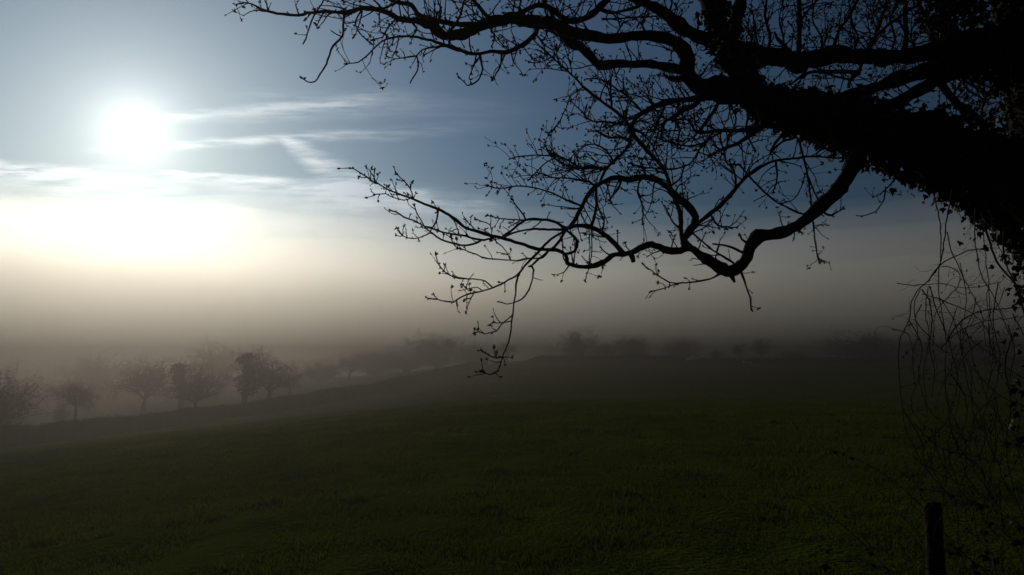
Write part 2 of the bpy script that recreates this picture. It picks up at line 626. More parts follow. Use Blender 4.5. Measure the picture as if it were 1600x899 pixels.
class Twigs:
    def __init__(self):
        self.mb = MB()
        self.bp, self.bd, self.bs = [], [], []

    def bud(self, p, d, s):
        self.bp.append(p); self.bd.append(d); self.bs.append(s)

    def cluster(self, p, d, s=1.0):
        for _ in range(random.choice((3, 3, 4, 5))):
            e = d + RNG.normal(size=3) * 0.55
            self.bud(p + d * random.uniform(-.008, .004), e / np.linalg.norm(e), s * random.uniform(0.8, 1.3))

    def grow(self, p, d, L, r, lev, budd=1.0, droop=0.0):
        n = max(3, int(L / 0.028))
        st = L / n
        P, rr = [p], [r]
        d = d / np.linalg.norm(d)
        curve = RNG.normal(size=3) * 0.10
        for i in range(n):
            d = d + RNG.normal(size=3) * 0.17 + curve + np.array([0, 0, 0.05 - droop * 0.12])
            d /= np.linalg.norm(d)
            p = p + d * st
            P.append(p)
            rr.append(r * (1 - 0.55 * (i + 1) / n))
            if lev > 0 and i >= 1 and random.random() < (0.55 if lev == 2 else 0.45):
                side = np.cross(d, RNG.normal(size=3)); side /= np.linalg.norm(side) + 1e-9
                e = d * 0.65 + side * random.uniform(.5, 1.0) + np.array([0, 0, 0.15])
                self.grow(p, e, L * random.uniform(.28, .6) * (1 - 0.4 * i / n), max(rr[-1] * .75, .0018), lev - 1, budd, droop)
            if random.random() < 0.24 * budd:
                side = np.cross(d, RNG.normal(size=3)); side /= np.linalg.norm(side) + 1e-9
                e = d * .5 + side
                self.bud(p + side * rr[-1], e / np.linalg.norm(e), random.uniform(.45, .8))
        self.mb.tube(P, rr, 4 if r > .0022 else 3, cap=False)
        self.cluster(p, d, random.uniform(.55, 1.1) * budd)

    def finish(self, parent):
        for p, d, s in zip(self.bp, self.bd, self.bs):
            a = np.cross(d, [0.3, 0.5, 0.8]); a /= np.linalg.norm(a) + 1e-9
            b = np.cross(d, a)
            L, w = 0.0120 * s, 0.0038 * s
            m = p + d * L * .4
            self.mb.raw([p, m + a * w, m + b * w, m - a * w, m - b * w, p + d * L],
                        [(0, 2, 1), (0, 3, 2), (0, 4, 3), (0, 1, 4), (5, 1, 2), (5, 2, 3), (5, 3, 4), (5, 4, 1)])
        if self.mb.n:
            o = self.mb.build('twigs', M_TWIG, None)
            o.parent = parent
            o['kind'] = 'stuff'
            return o


def limb(name, pts, widths, tw=0.0, L=(0.12, 0.3), lev=1, sides=None, d_end=None, d_start=None, start=0.1, spur=0.0, tip=True, upb=0.25, rough=0.05):
    """one traced limb with its own fine twigs; tw = side twigs per metre, spur = short budded spurs per metre"""
    X, rad = traced(pts, widths, d_end, d_start)
    rad = np.maximum(rad * .97, 0.0024)
    k = len(X)
    big = rad.max()
    lump = 1 + (0.15 if big > .012 else 0.18) * RNG.normal(size=k)
    if big > .010 and k > 12:                      # knots and old branch scars
        for _ in range(max(1, k // 14)):
            q = RNG.integers(3, k - 3)
            lump[q] += RNG.uniform(.25, .6)
            X[q - 1:q + 2] += RNG.normal(size=3) * rad[q] * .16
    rad2 = rad * np.clip(np.convolve(lump, [.25, .5, .25], 'same') / np.convolve(np.ones(k), [.25, .5, .25], 'same'), .8, 1.4)
    sd = sides or (14 if big > .05 else 9 if big > .02 else 6)
    mb = MB()
    mb.tube(X, rad2, sd, rough if big > .012 else 0)
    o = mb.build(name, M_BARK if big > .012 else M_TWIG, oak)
    tg = Twigs()
    seg = np.linalg.norm(np.diff(X, axis=0), axis=1).sum()
    tang = np.gradient(X, axis=0)
    tang /= np.linalg.norm(tang, axis=1)[:, None] + 1e-9
    for dens, isspur in ((tw, False), (spur, True)):
        m = int(dens * TW_K * seg + random.random())
        for _ in range(m):
            i = random.randint(int(start * (k - 1)), k - 1)
            d = tang[i]
            side = np.cross(d, RNG.normal(size=3)); side /= np.linalg.norm(side) + 1e-9
            side[1] *= 0.8
            if isspur:
                e = d * .7 + side + np.array([0, 0, upb])
                tg.grow(X[i], e, random.uniform(.018, .07), .0024, 0, 1.0)
            else:
                e = d * random.uniform(.3, 1.0) + side + np.array([0, 0, upb])
                tg.grow(X[i], e, random.uniform(*L), min(rad[i] * .7, .0040), lev, 1.0, random.choice((0, 0, .4)))
    if tip and rad[-1] < .004:
        tg.cluster(X[-1], tang[-1], 1.15)
        if widths[-1] <= 2.2:
            for q in range(2, min(k, 9)):
                if random.random() < .5:
                    side = np.cross(tang[-q], RNG.normal(size=3)); side /= np.linalg.norm(side) + 1e-9
                    tg.bud(X[-q], (tang[-q] * .5 + side * .8), random.uniform(.8, 1.2))
    t_o = tg.finish(o)
    return o


# --- trunk (just outside the frame) and the great ivy-clad limb
X, rad = traced([(1865, 1010), (1850, 880), (1832, 700), (1806, 540), (1762, 420), (1700, 280), (1678, 150), (1652, 40), (1630, -80), (1612, -230), (1604, -380)],
                [330, 270, 235, 225, 215, 205, 190, 175, 160, 120, 80, 60], 4.1, DEP0, step=26)
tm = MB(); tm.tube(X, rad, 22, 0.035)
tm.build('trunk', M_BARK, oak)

limb('limb', [(1730, 410), (1632, 330), (1560, 276), (1480, 240), (1400, 215), (1320, 192), (1250, 174), (1174, 155), (1130, 146), (1102, 138)],
     [180, 136, 112, 98, 92, 80, 66, 52, 40, 32], 2, (.1, .3), 1, 16, 3.55, 4.0, .35, tip=False)
limb('limb', [(1108, 142), (1090, 134), (1078, 122), (1073, 107), (1074, 91), (1064, 74), (1042, 60), (1014, 56), (987, 57), (957, 61), (928, 57), (901, 52), (877, 42), (850, 36)],
     [34, 30, 26, 22, 19, 16, 15, 15, 16, 17, 15, 14], 7, (.08, .22), 1, tip=False)
limb('limb', [(1076, 114), (1062, 109), (1040, 104), (1014, 100), (987, 101), (960, 100), (938, 103), (925, 91), (912, 77), (893, 63), (872, 48), (853, 38), (827, 34), (794, 31),
              (760, 37), (727, 52), (694, 56), (677, 43), (650, 33), (627, 31), (600, 18), (567, 13), (540, 20), (517, 18), (487, 20), (460, 24), (427, 20), (403, 12), (388, 4), (370, 7)],
     [17, 14, 14, 14, 13, 13, 14, 16, 18, 20, 21, 20, 19, 18, 17, 16, 14, 12, 10, 9, 9, 8, 7, 5.5, 5, 4.5, 4, 3.5, 3, 2], 9, (.07, .2), 1, d_end=3.1, spur=7)
limb('limb', [(1355, 225), (1345, 240), (1328, 267), (1307, 299), (1280, 325), (1253, 348), (1227, 362), (1207, 366), (1186, 371), (1172, 387), (1164, 408), (1151, 421), (1135, 423), (1116, 413), (1095, 400), (1079, 388),
              (1063, 392), (1042, 391), (1025, 384), (1012, 383), (993, 391), (980, 397), (961, 398), (940, 411), (919, 417), (897, 415), (885, 411)],
     [27, 27, 26, 25, 24, 23, 20, 18, 18, 19, 21, 22, 20, 18, 17, 15, 12, 11, 11, 11, 11, 10, 9.5, 9, 8, 7, 7], 4.0, (.05, .16), 1, d_end=3.2, spur=3, tip=False)
limb('branch', [(886, 412), (885, 399), (878, 394), (869, 391), (840, 389), (813, 381), (784, 372), (768, 369), (744, 361), (728, 357), (717, 347), (701, 336), (685, 327), (663, 319), (645, 311), (615, 300), (586, 285), (570, 275), (560, 268), (548, 263)],
     [7, 6, 5.5, 5.5, 5.5, 6, 5.5, 5.2, 5, 4.8, 4.5, 4, 3.4, 3, 2.8, 2.5, 2.2, 1.8], 0, spur=6, d_end=3.0, start=.35)
limb('branch', [(884, 397), (898, 393), (902, 376), (890, 364), (884, 359)], [5, 4.6, 4.4, 4.6], 0, spur=2, tip=False)
limb('limb', [(1075, 388), (1069, 378), (1073, 368), (1080, 357), (1086, 345), (1084, 333), (1074, 320), (1057, 307), (1044, 293), (1025, 281), (1007, 276), (985, 281), (961, 278), (943, 284), (927, 295), (916, 309), (908, 325), (900, 341), (888, 356), (884, 359)],
     [17, 13, 12, 11, 11, 11, 10, 9.5, 9, 9, 9, 8.5, 8, 8, 8, 7, 6.5, 6, 6], 8, (.08, .22), 1, spur=2, tip=False)
limb('branch', [(884, 359), (872, 380), (856, 393), (842, 405), (831, 416), (834, 422), (829, 446), (820, 464), (807, 472), (792, 475), (780, 472)], [5, 5, 4.5, 4, 3.5, 3, 2.5, 2.2, 2, 2], 0, spur=2)
limb('branch', [(884, 360), (861, 374), (843, 392), (824, 411), (808, 430), (789, 441), (770, 450), (753, 455), (736, 459), (719, 465), (709, 472), (697, 471), (684, 468), (677, 461)],
     [5, 5, 5, 4.5, 4.2, 4, 3.6, 3.4, 3, 2.8, 2.6, 2.4, 2.2, 2], 0, spur=6, start=.5)
limb('branch', [(770, 450), (758, 440), (746, 437), (719, 435), (706, 432), (694, 424), (686, 414), (680, 398)], [3, 2.5, 2.2, 2.2, 2.4, 2.4, 2, 1.8], 0, spur=9, start=.4)
limb('branch', [(753, 454), (746, 449), (738, 450), (730, 452), (723, 446)], [2.2, 2, 2], 0, spur=6)
limb('branch', [(740, 459), (736, 466), (728, 468)], [2, 1.8], 0, spur=6)
limb('branch', [(812, 428), (807, 439), (806, 453), (803, 473), (801, 495), (799, 507), (796, 529), (790, 546), (785, 558), (781, 573), (775, 582), (765, 585), (754, 581)],
     [3.6, 3.2, 3, 2.8, 2.6, 2.6, 2.4, 2.2, 2.2, 2.2, 2, 2], 0, spur=5, start=.75)
limb('branch', [(801, 492), (793, 500), (787, 503), (775, 517), (758, 522), (747, 518), (742, 520)], [2.4, 2.2, 2, 2], 0, spur=7)
limb('branch', [(799, 502), (782, 505), (771, 505)], [2, 1.8], 0, spur=8)
limb('branch', [(785, 558), (777, 560), (765, 556), (753, 549)], [2, 1.8], 0, spur=10)
limb('branch', [(884, 358), (874, 351), (861, 345), (840, 343), (821, 344), (810, 351), (797, 362), (786, 370)], [5, 4.6, 4.4, 4.2, 4.2, 4.2, 4, 4], 3, (.05, .12), 0, spur=4, tip=False)
limb('branch', [(883, 359), (864, 359), (837, 358), (818, 360), (800, 365), (788, 371)], [4.2, 3.8, 3.6, 3.4, 3.4], 0, spur=3, tip=False)
limb('branch', [(821, 344), (797, 343), (781, 341), (770, 339), (762, 337)], [3, 2.4, 2, 1.8], 0, spur=9)
limb('branch', [(822, 345), (818, 336), (810, 326), (802, 314)], [3, 2.2, 1.9], 0, spur=9)
limb('branch', [(772, 371), (768, 373), (749, 375), (728, 369), (701, 365), (679, 359), (663, 353), (647, 345), (631, 339), (619, 332), (610, 329)], [4, 3.8, 3.4, 3, 2.8, 2.6, 2.4, 2.2, 2], 0, spur=7, start=.25)
limb('branch', [(752, 376), (746, 379), (728, 384), (706, 380), (687, 373), (674, 364), (663, 355)], [3.2, 3, 3, 2.8, 2.6, 2.4], 0, spur=4, tip=False)
limb('branch', [(674, 363), (661, 369), (645, 373), (629, 369), (621, 357)], [2.4, 2.2, 2, 1.8], 0, spur=10)
limb('branch', [(685, 328), (683, 343), (676, 355), (672, 362)], [3, 2.6, 2.4], 0, spur=6, tip=False)
limb('branch', [(662, 352), (653, 335), (647, 321)], [2.2, 1.8], 0, spur=6)
limb('branch', [(646, 311), (641, 295), (632, 284), (620, 272)], [2.6, 2, 1.8], 0, spur=12)
limb('branch', [(640, 311), (631, 313), (615, 309), (602, 303), (585, 304)], [2.4, 2, 1.8], 0, spur=13)
limb('branch', [(586, 285), (584, 276), (585, 267)], [2, 1.8], 0, spur=9)
limb('branch', [(858, 391), (848, 403), (824, 404), (805, 407), (770, 405), (751, 401), (728, 392), (711, 385), (705, 372)], [3, 2.6, 2.4, 2.2, 2.2, 2, 2, 1.8], 3, (.04, .09), 0, spur=5)
limb('branch', [(745, 362), (735, 352), (726, 342)], [2, 1.7], 0, spur=8)
limb('branch', [(705, 338), (712, 350), (717, 366)], [2, 1.7], 0, spur=4)
limb('branch', [(768, 369), (766, 352), (744, 343)], [1.9, 1.6], 0, spur=7)
limb('branch', [(797, 406), (790, 392), (778, 380), (770, 372)], [2, 1.7], 0, spur=6)
limb('branch', [(975, 397), (959, 380), (940, 364), (924, 355), (900, 353), (888, 357)], [9, 7.5, 7, 7, 6.5, 6], 7, (.05, .14), 0, spur=4, tip=False)
limb('branch', [(931, 294), (932, 320), (928, 344), (924, 355)], [5, 4.2, 4], 5, (.06, .14), 0, tip=False)
limb('branch', [(920, 355), (921, 385), (921, 412)], [2, 1.6], 0, spur=5)
limb('branch', [(924, 357), (925, 385), (923, 408), (914, 440)], [2, 1.6], 3, (.03, .08), 1, spur=5)
limb('branch', [(1109, 150), (1080, 155), (1056, 158), (1035, 162), (1008, 174), (992, 187), (987, 203), (984, 224), (974, 238), (954, 256), (943, 272), (936, 290)],
     [13, 10, 9.5, 9, 8.5, 7.5, 6.5, 6, 5.5, 5, 4.5], 15, (.1, .28), 2, spur=2, tip=False)
limb('branch', [(1066, 382), (1065, 371), (1064, 355), (1063, 333), (1055, 312), (1047, 293), (1041, 272), (1031, 256), (1010, 235), (991, 212), (973, 184), (949, 165), (915, 139), (888, 112), (859, 87), (832, 61)],
     [7, 6.5, 6.5, 6.5, 6.5, 6.5, 6, 6, 5.5, 5, 4.6, 4.2, 3.6, 3, 2.4, 2], 8, (.1, .26), 2, spur=5, d_end=3.3)
limb('branch', [(1078, 362), (1087, 352), (1111, 333), (1132, 315), (1151, 293), (1167, 276), (1188, 261), (1212, 251), (1239, 248), (1267, 245), (1293, 246), (1331, 249)],
     [7, 7, 6.5, 6.5, 6, 5.5, 5, 4, 3.5, 3, 2.6, 2], 5, (.08, .2), 1, spur=6, d_end=3.5)
limb('branch', [(1262, 336), (1248, 333), (1226, 323), (1204, 309), (1185, 291), (1168, 273), (1154, 258), (1138, 257), (1132, 243), (1124, 208)], [3, 3, 3, 3, 3, 3, 3, 3, 2.6], 4, (.06, .16), 1, spur=2)
limb('branch', [(1147, 412), (1135, 404), (1114, 391), (1092, 373), (1082, 364)], [4, 3.4, 3, 2.6], 4, (.05, .13), 0, spur=3)
limb('branch', [(1163, 396), (1148, 389), (1135, 384), (1114, 381)], [5, 4, 3.4, 3], 0, spur=0, tip=False)
limb('branch', [(1170, 382), (1160, 374), (1155, 365)], [5, 3.6, 3], 0, tip=False)
limb('branch', [(1156, 420), (1165, 445), (1172, 465), (1174, 484)], [4, 3, 2.6, 2.4], 0, spur=3)
limb('branch', [(1140, 422), (1144, 434), (1148, 441)], [10, 7, 4.5], 0, tip=False)
limb('branch', [(1136, 424), (1122, 430), (1108, 437), (1085, 441), (1060, 443), (1040, 450), (1017, 456)], [4, 3, 2.4, 2.2, 2], 0, spur=6)
limb('branch', [(1062, 443), (1046, 441), (1028, 430), (1006, 414)], [2, 1.8, 1.6], 0, spur=8)
limb('branch', [(986, 397), (989, 404), (990, 410)], [9, 8, 6.5], 0, tip=False)
limb('branch', [(1200, 196), (1183, 201), (1160, 204), (1135, 204), (1114, 205), (1096, 208), (1085, 203), (1076, 187)], [9, 8, 7, 6, 5, 4], 12, (.08, .22), 1, spur=3)
limb('branch', [(1205, 193), (1190, 199), (1174, 210), (1153, 224), (1132, 232), (1117, 239), (1106, 246)], [8, 7.5, 7, 6, 5, 4.5], 9, (.08, .22), 1, spur=3, tip=False)
limb('branch', [(1126, 152), (1118, 170), (1108, 184), (1096, 201), (1089, 208)], [8, 7, 6, 5], 12, (.08, .2), 1)
limb('branch', [(1096, 150), (1086, 164), (1068, 172), (1053, 183), (1038, 194), (1032, 219)], [10, 9, 7.5, 6, 4], 16, (.08, .24), 2)
limb('branch', [(1114, 207), (1100, 223), (1075, 228), (1047, 223), (1024, 215)], [4, 3.4, 3, 2.2], 9, (.08, .2), 1)
limb('branch', [(1130, 205), (1106, 219), (1092, 235), (1082, 252), (1068, 261), (1044, 265), (1010, 262), (985, 256)], [4, 3.4, 3, 3, 2.4, 2], 8, (.08, .2), 1, spur=3)
limb('branch', [(1072, 120), (1060, 125), (1049, 124), (1037, 118)], [12, 10, 8, 3.5], 0, tip=False)
limb('branch', [(1004, 175), (991, 162), (978, 149), (962, 138), (947, 128), (931, 123), (916, 124)], [4.5, 4, 3.4, 3, 2.4, 2], 9, (.06, .16), 1, spur=4)
limb('branch', [(980, 196), (949, 191), (924, 189), (909, 175), (893, 159)], [3.4, 3, 2.4, 2], 9, (.06, .16), 1, spur=5)
limb('branch', [(912, 136), (907, 139), (891, 151), (884, 171), (873, 191), (862, 205)], [2.6, 2.4, 2, 1.8], 7, (.05, .14), 1, spur=6)
limb('branch', [(950, 262), (942, 264), (920, 259), (904, 264), (889, 259), (873, 253), (860, 242), (852, 228)], [5, 4.6, 4, 3.4, 3, 2.4, 2], 16, (.08, .2), 1, spur=5)
limb('branch', [(929, 293), (922, 285), (893, 279), (862, 277), (840, 270)], [4, 3.2, 2.8, 2.2], 10, (.08, .2), 1, spur=4)
limb('branch', [(908, 322), (885, 312), (858, 300), (832, 293), (808, 291), (781, 295), (763, 291)], [3.6, 3, 2.6, 2.2, 2, 1.8], 7, (.05, .15), 1, spur=9)
limb('branch', [(930, 262), (904, 260), (874, 244), (848, 243), (824, 243), (798, 248)], [3.2, 2.8, 2.4, 2], 9, (.06, .16), 1, spur=6)
limb('branch', [(873, 244), (850, 257), (826, 282)], [2.4, 1.9], 9, (.05, .13), 1, spur=5)
for a in (
    [(1100, 150), (1088, 134), (1098, 116), (1110, 96)], [(1140, 162), (1150, 186), (1142, 210)], [(1170, 178), (1166, 205), (1180, 236)],
    [(1040, 162), (1030, 186), (1012, 206), (1006, 226)], [(1022, 168), (1012, 150), (1020, 132)], [(1052, 184), (1062, 204), (1058, 232)],
    [(960, 256), (948, 236), (930, 226), (912, 228)], [(984, 222), (968, 214), (952, 216), (934, 206)], [(989, 200), (1004, 210), (1020, 228), (1030, 250)],
    [(1010, 276), (1002, 256), (1010, 240)], [(1046, 292), (1062, 280), (1070, 260)], [(972, 279), (966, 296), (952, 312)], [(1000, 279), (996, 300), (1004, 322), (1004, 350)],
    [(1150, 294), (1148, 272), (1140, 252)], [(1110, 334), (1122, 352), (1150, 356)], [(1212, 251), (1214, 280), (1208, 300)], [(1066, 360), (1050, 346), (1040, 322)],
    [(940, 364), (944, 345), (936, 326)], [(1300, 188), (1296, 214), (1310, 232)], [(1250, 176), (1230, 160), (1214, 140)],
):
    limb('branch', a, [4.0, 3.0, 2.0], 9, (.07, .2), 1, spur=4)
# --- upper left cluster
limb('branch', [(840, 44), (837, 53), (817, 70), (791, 82), (767, 80), (744, 85), (714, 77), (687, 68), (660, 60), (637, 57), (610, 60), (594, 67), (577, 83), (560, 97), (542, 100)],
     [9, 8, 7.5, 7, 6.5, 6.5, 6, 5.5, 5, 4, 3.4, 2.8, 2.4, 2, 1.8], 9, (.06, .18), 1, spur=6)
limb('branch', [(700, 72), (687, 73), (660, 78), (650, 87), (634, 90), (617, 93)], [3.6, 3, 2.6, 2], 4, (.05, .12), 0, spur=8)
limb('branch', [(651, 87), (654, 103), (649, 116), (642, 128)], [2.8, 2.4, 2], 0, spur=2)
limb('branch', [(538, 22), (536, 40), (535, 57), (520, 73), (510, 100), (500, 116), (492, 128), (480, 128), (472, 123)], [5, 4, 3.6, 3.2, 2.8, 2.4, 2], 0, spur=0)
limb('branch', [(535, 58), (526, 54), (517, 48)], [1.8, 1.5], 0, tip=False)
limb('branch', [(495, 18), (489, 27), (482, 48), (475, 67)], [3.4, 3, 2.4], 0, spur=3)
limb('branch', [(512, -12), (503, 6), (494, 20)], [3, 2.8], 6, (.04, .1), 1, spur=5)
limb('branch', [(749, 84), (752, 96), (754, 107), (749, 123), (738, 132), (730, 133), (719, 123)], [3.6, 3, 2.6, 2.2, 2], 0, spur=9)
limb('branch', [(784, 84), (782, 103), (776, 114), (770, 125)], [3.6, 3, 2.4], 0, spur=5)
limb('branch', [(836, 52), (851, 70), (868, 84), (845, 97), (826, 98)], [3, 2.6, 2, 1.8], 5, (.05, .12), 1, spur=8)
limb('branch', [(800, 30), (770, 37), (744, 40), (710, 37), (677, 32), (652, 22), (643, 8), (617, 3), (590, -10)], [12, 10, 9.5, 9, 9, 9, 8, 6, 4], 8, (.06, .18), 1, tip=False)
limb('branch', [(770, 34), (757, 22), (748, 10), (737, -2), (730, -20)], [8, 7, 6, 5], 8, (.08, .2), 1)
limb('branch', [(575, 12), (600, 13), (620, 3), (633, -10)], [4, 4, 3.4], 6, (.05, .14), 1)
limb('branch', [(790, 32), (820, 17), (840, 8), (860, 13), (880, 29), (899, 33), (920, 25), (936, 12), (951, -2), (962, -24)], [10, 9, 8, 9, 10, 10, 11, 11, 11, 10], 8, (.06, .2), 1, tip=False)
limb('branch', [(936, 14), (955, 20), (981, 16), (1000, 10)], [7, 6, 5, 4], 6, (.06, .16), 1, tip=False)
limb('branch', [(940, 30), (960, 30), (981, 28), (1008, 27), (1028, 25)], [3.6, 3, 2.4], 7, (.05, .14), 1)
limb('branch', [(872, 38), (860, 20), (852, 4), (850, -18)], [6, 5, 4], 7, (.06, .16), 1)
limb('branch', [(700, 52), (713, 36), (722, 15), (726, -8)], [5, 4, 3], 8, (.06, .16), 1)
limb('branch', [(600, 18), (588, 4), (572, -8)], [4, 3, 2.4], 6, (.05, .14), 1)
limb('branch', [(566, 14), (556, 34), (562, 52), (578, 66)], [3, 2.4, 1.9], 12, (.05, .14), 1, spur=6)
limb('branch', [(618, 30), (606, 44), (598, 58), (584, 62)], [3, 2.4, 1.9], 12, (.05, .14), 1, spur=6)
for a in (
    [(820, 34), (812, 14), (816, -12)], [(760, 36), (772, 56), (768, 72)], [(694, 56), (684, 40), (690, 20), (684, 0)], [(905, 52), (898, 30), (906, 8)],
    [(957, 60), (968, 44), (964, 22)], [(860, 36), (876, 60), (872, 78)], [(640, 31), (652, 46), (642, 58)], [(1014, 56), (1004, 40), (1010, 14)], [(1042, 26), (1050, 6), (1044, -14)],
):
    limb('branch', a, [4.5, 3.2, 2.2], 9, (.06, .17), 1, spur=4)
# --- upper right limbs
limb('limb', [(1600, 20), (1574, 53), (1534, 62), (1467, 78), (1414, 88), (1360, 89), (1307, 89), (1253, 92), (1200, 88), (1174, 80), (1142, 75), (1120, 68), (1094, 58), (1067, 44), (1046, 27), (1022, 11), (992, -2), (965, -22)],
     [46, 44, 38, 30, 26, 24, 23, 23, 23, 27, 30, 28, 25, 22, 20, 18, 16, 14], 7, (.1, .3), 2, d_end=3.5, tip=False)
limb('limb', [(1190, 165), (1175, 146), (1160, 118), (1146, 86), (1130, 54), (1119, 27), (1114, 0), (1108, -40)], [46, 42, 40, 38, 36, 40, 44, 38], 5, (.08, .2), 1, tip=False)
limb('limb', [(1140, 78), (1147, 50), (1153, 22), (1160, -10)], [16, 18, 19, 17], 5, (.08, .2), 1, tip=False)
limb('limb', [(1610, 62), (1574, 73), (1547, 80), (1507, 89), (1467, 102), (1427, 117), (1392, 128), (1360, 140), (1328, 147), (1288, 151)], [44, 38, 32, 26, 23, 22, 20, 18, 15, 10], 8, (.1, .3), 1, tip=False)
limb('limb', [(1600, 84), (1534, 100), (1494, 113), (1467, 124), (1435, 142), (1400, 160), (1355, 178)], [30, 24, 20, 19, 18, 18, 18], 6, (.1, .25), 1, tip=False)
limb('branch', [(1465, 124), (1488, 154), (1507, 171), (1526, 184), (1540, 200)], [14, 12, 12, 12], 8, (.1, .25), 1, tip=False)
limb('branch', [(1533, 194), (1537, 162), (1555, 128), (1572, 102)], [5, 4, 3], 10, (.1, .22), 1)
limb('branch', [(1248, 86), (1249, 40), (1248, -6)], [9, 8, 7], 9, (.1, .25), 1, tip=False)
limb('branch', [(1249, 34), (1266, 12), (1282, -6)], [4, 3.4, 3], 8, (.1, .2), 1)
limb('branch', [(1236, 84), (1222, 68), (1213, 58), (1211, 50)], [8, 7, 6, 4], 8, (.08, .18), 1)
limb('branch', [(1326, 138), (1328, 126), (1341, 112), (1350, 93), (1365, 64), (1376, 35), (1388, -6)], [6, 5.5, 5, 5, 5, 5], 7, (.1, .28), 2)
limb('branch', [(1412, 84), (1416, 53), (1415, 25), (1413, -10)], [8, 7, 6], 11, (.12, .3), 2)
limb('branch', [(1345, 114), (1320, 113), (1293, 112), (1259, 115), (1235, 133)], [7, 7, 6.5, 5, 3], 8, (.08, .2), 1)
limb('branch', [(1332, 126), (1300, 118), (1270, 105), (1240, 110)], [4, 3.4, 2.4], 7, (.08, .2), 1)
limb('branch', [(1352, 86), (1366, 60), (1400, 30), (1440, 5)], [6, 5, 4, 3], 12, (.12, .3), 2)
limb('branch', [(1460, 76), (1452, 40), (1438, 10), (1430, -20)], [8, 7, 5], 12, (.12, .3), 2)
limb('branch', [(1300, 84), (1310, 50), (1330, 20), (1345, -12)], [6, 5, 4], 10, (.12, .28), 2)
limb('branch', [(1200, 82), (1203, 55), (1195, 25), (1200, -10)], [6, 5, 4], 9, (.1, .25), 2)
limb('branch', [(1235, 196), (1210, 226), (1204, 238), (1222, 222), (1250, 214)], [5, 5, 4, 3], 7, (.08, .2), 1)
limb('branch', [(1246, 190), (1252, 232), (1262, 275), (1268, 325), (1273, 372), (1280, 410)], [4, 3.4, 3, 2.6, 2.2], 4, (.05, .13), 1, spur=2)
limb('branch', [(1262, 275), (1275, 305), (1284, 326)], [3, 2.4], 3, (.04, .1), 0)
limb('branch', [(1259, 270), (1250, 298), (1240, 312), (1222, 318)], [2.4, 1.8], 3, (.04, .1), 0, spur=4)
limb('branch', [(1284, 330), (1296, 337), (1307, 332), (1318, 326)], [4, 3.4, 2.4], 4, (.04, .1), 0, spur=6)
limb('branch', [(1403, 266), (1396, 283), (1382, 298), (1365, 308)], [3, 2.4, 1.8], 6, (.04, .1), 0, spur=4)
limb('branch', [(1384, 292), (1381, 312), (1368, 330), (1348, 338)], [2.4, 2, 1.8], 0, spur=3)

for a in (
    [(1220, 88), (1224, 60), (1218, 30), (1226, -8)], [(1280, 88), (1284, 62), (1270, 30), (1276, -10)], [(1330, 88), (1340, 60), (1330, 30), (1326, -6)],
    [(1390, 88), (1398, 60), (1392, 30), (1404, -8)], [(1430, 84), (1424, 50), (1440, 20)], [(1400, 130), (1396, 112), (1404, 96)], [(1190, 86), (1182, 60), (1176, 20)],
    [(1500, 112), (1510, 140), (1530, 150)], [(1490, 150), (1500, 130), (1520, 116), (1545, 118)],
    [(1300, 184), (1310, 164), (1330, 156)], [(1270, 182), (1262, 160), (1270, 140)],
):
    limb('branch', a, [3.8, 2.8, 2.0], 9, (.1, .26), 2, spur=2)

# ------------------------------------------------------------------ ivy on the limb and trunk
def ivy_leaves(P, N, S, up=0.3):
    """P (n,3) base points, N outward directions, S sizes -> folded five-pointed leaves"""
    n = len(P)
    shape = np.array([(0, 0), (-.42, .12), (-.50, .42), (-.22, .50), (0, 1.0), (.22, .50), (.50, .42), (.42, .12)])
    hang = np.array([0, 0, -1.0]) + RNG.normal(size=(n, 3)) * 0.55 + N * 0.25
    hang /= np.linalg.norm(hang, axis=1)[:, None]
    nn = N + RNG.normal(size=(n, 3)) * 0.45 + np.array([0, 0, up])
    side = np.cross(hang, nn); side /= np.linalg.norm(side, axis=1)[:, None] + 1e-9
    nrm = np.cross(side, hang)
    out = np.empty((n, 8, 3))
    fold = RNG.uniform(.1, .45, n)
    for k, (a, b) in enumerate(shape):
        out[:, k] = P + side * (a * S)[:, None] + hang * (b * S)[:, None] + nrm * (-abs(a) * fold * S + b * (b - 1) * -.15 * S)[:, None]
    return out


def around(pxpts, widths, n, d0, d1, spread=0.25):
    P = catmull(pxpts, 5)
    k = len(P)
    dep = np.linspace(d0, d1, k)
    w = np.interp(np.linspace(0, 1, k), np.linspace(0, 1, len(widths)), widths)
    X = np.array([ray(a, b) * d for (a, b), d in zip(P, dep)]) + np.array([0, 0, EYE])
    T = np.gradient(X, axis=0); T /= np.linalg.norm(T, axis=1)[:, None]
    i = RNG.integers(0, k, n)
    q = RNG.normal(size=(n, 3))
    q -= T[i] * (q * T[i]).sum(1)[:, None]
    q /= np.linalg.norm(q, axis=1)[:, None]
    r = w[i] / 2 * dep[i] / F
    return X[i] + q * (r * (1 + spread * RNG.exponential(.6, n)))[:, None] + RNG.normal(size=(n, 3)) * .008, q, X, r


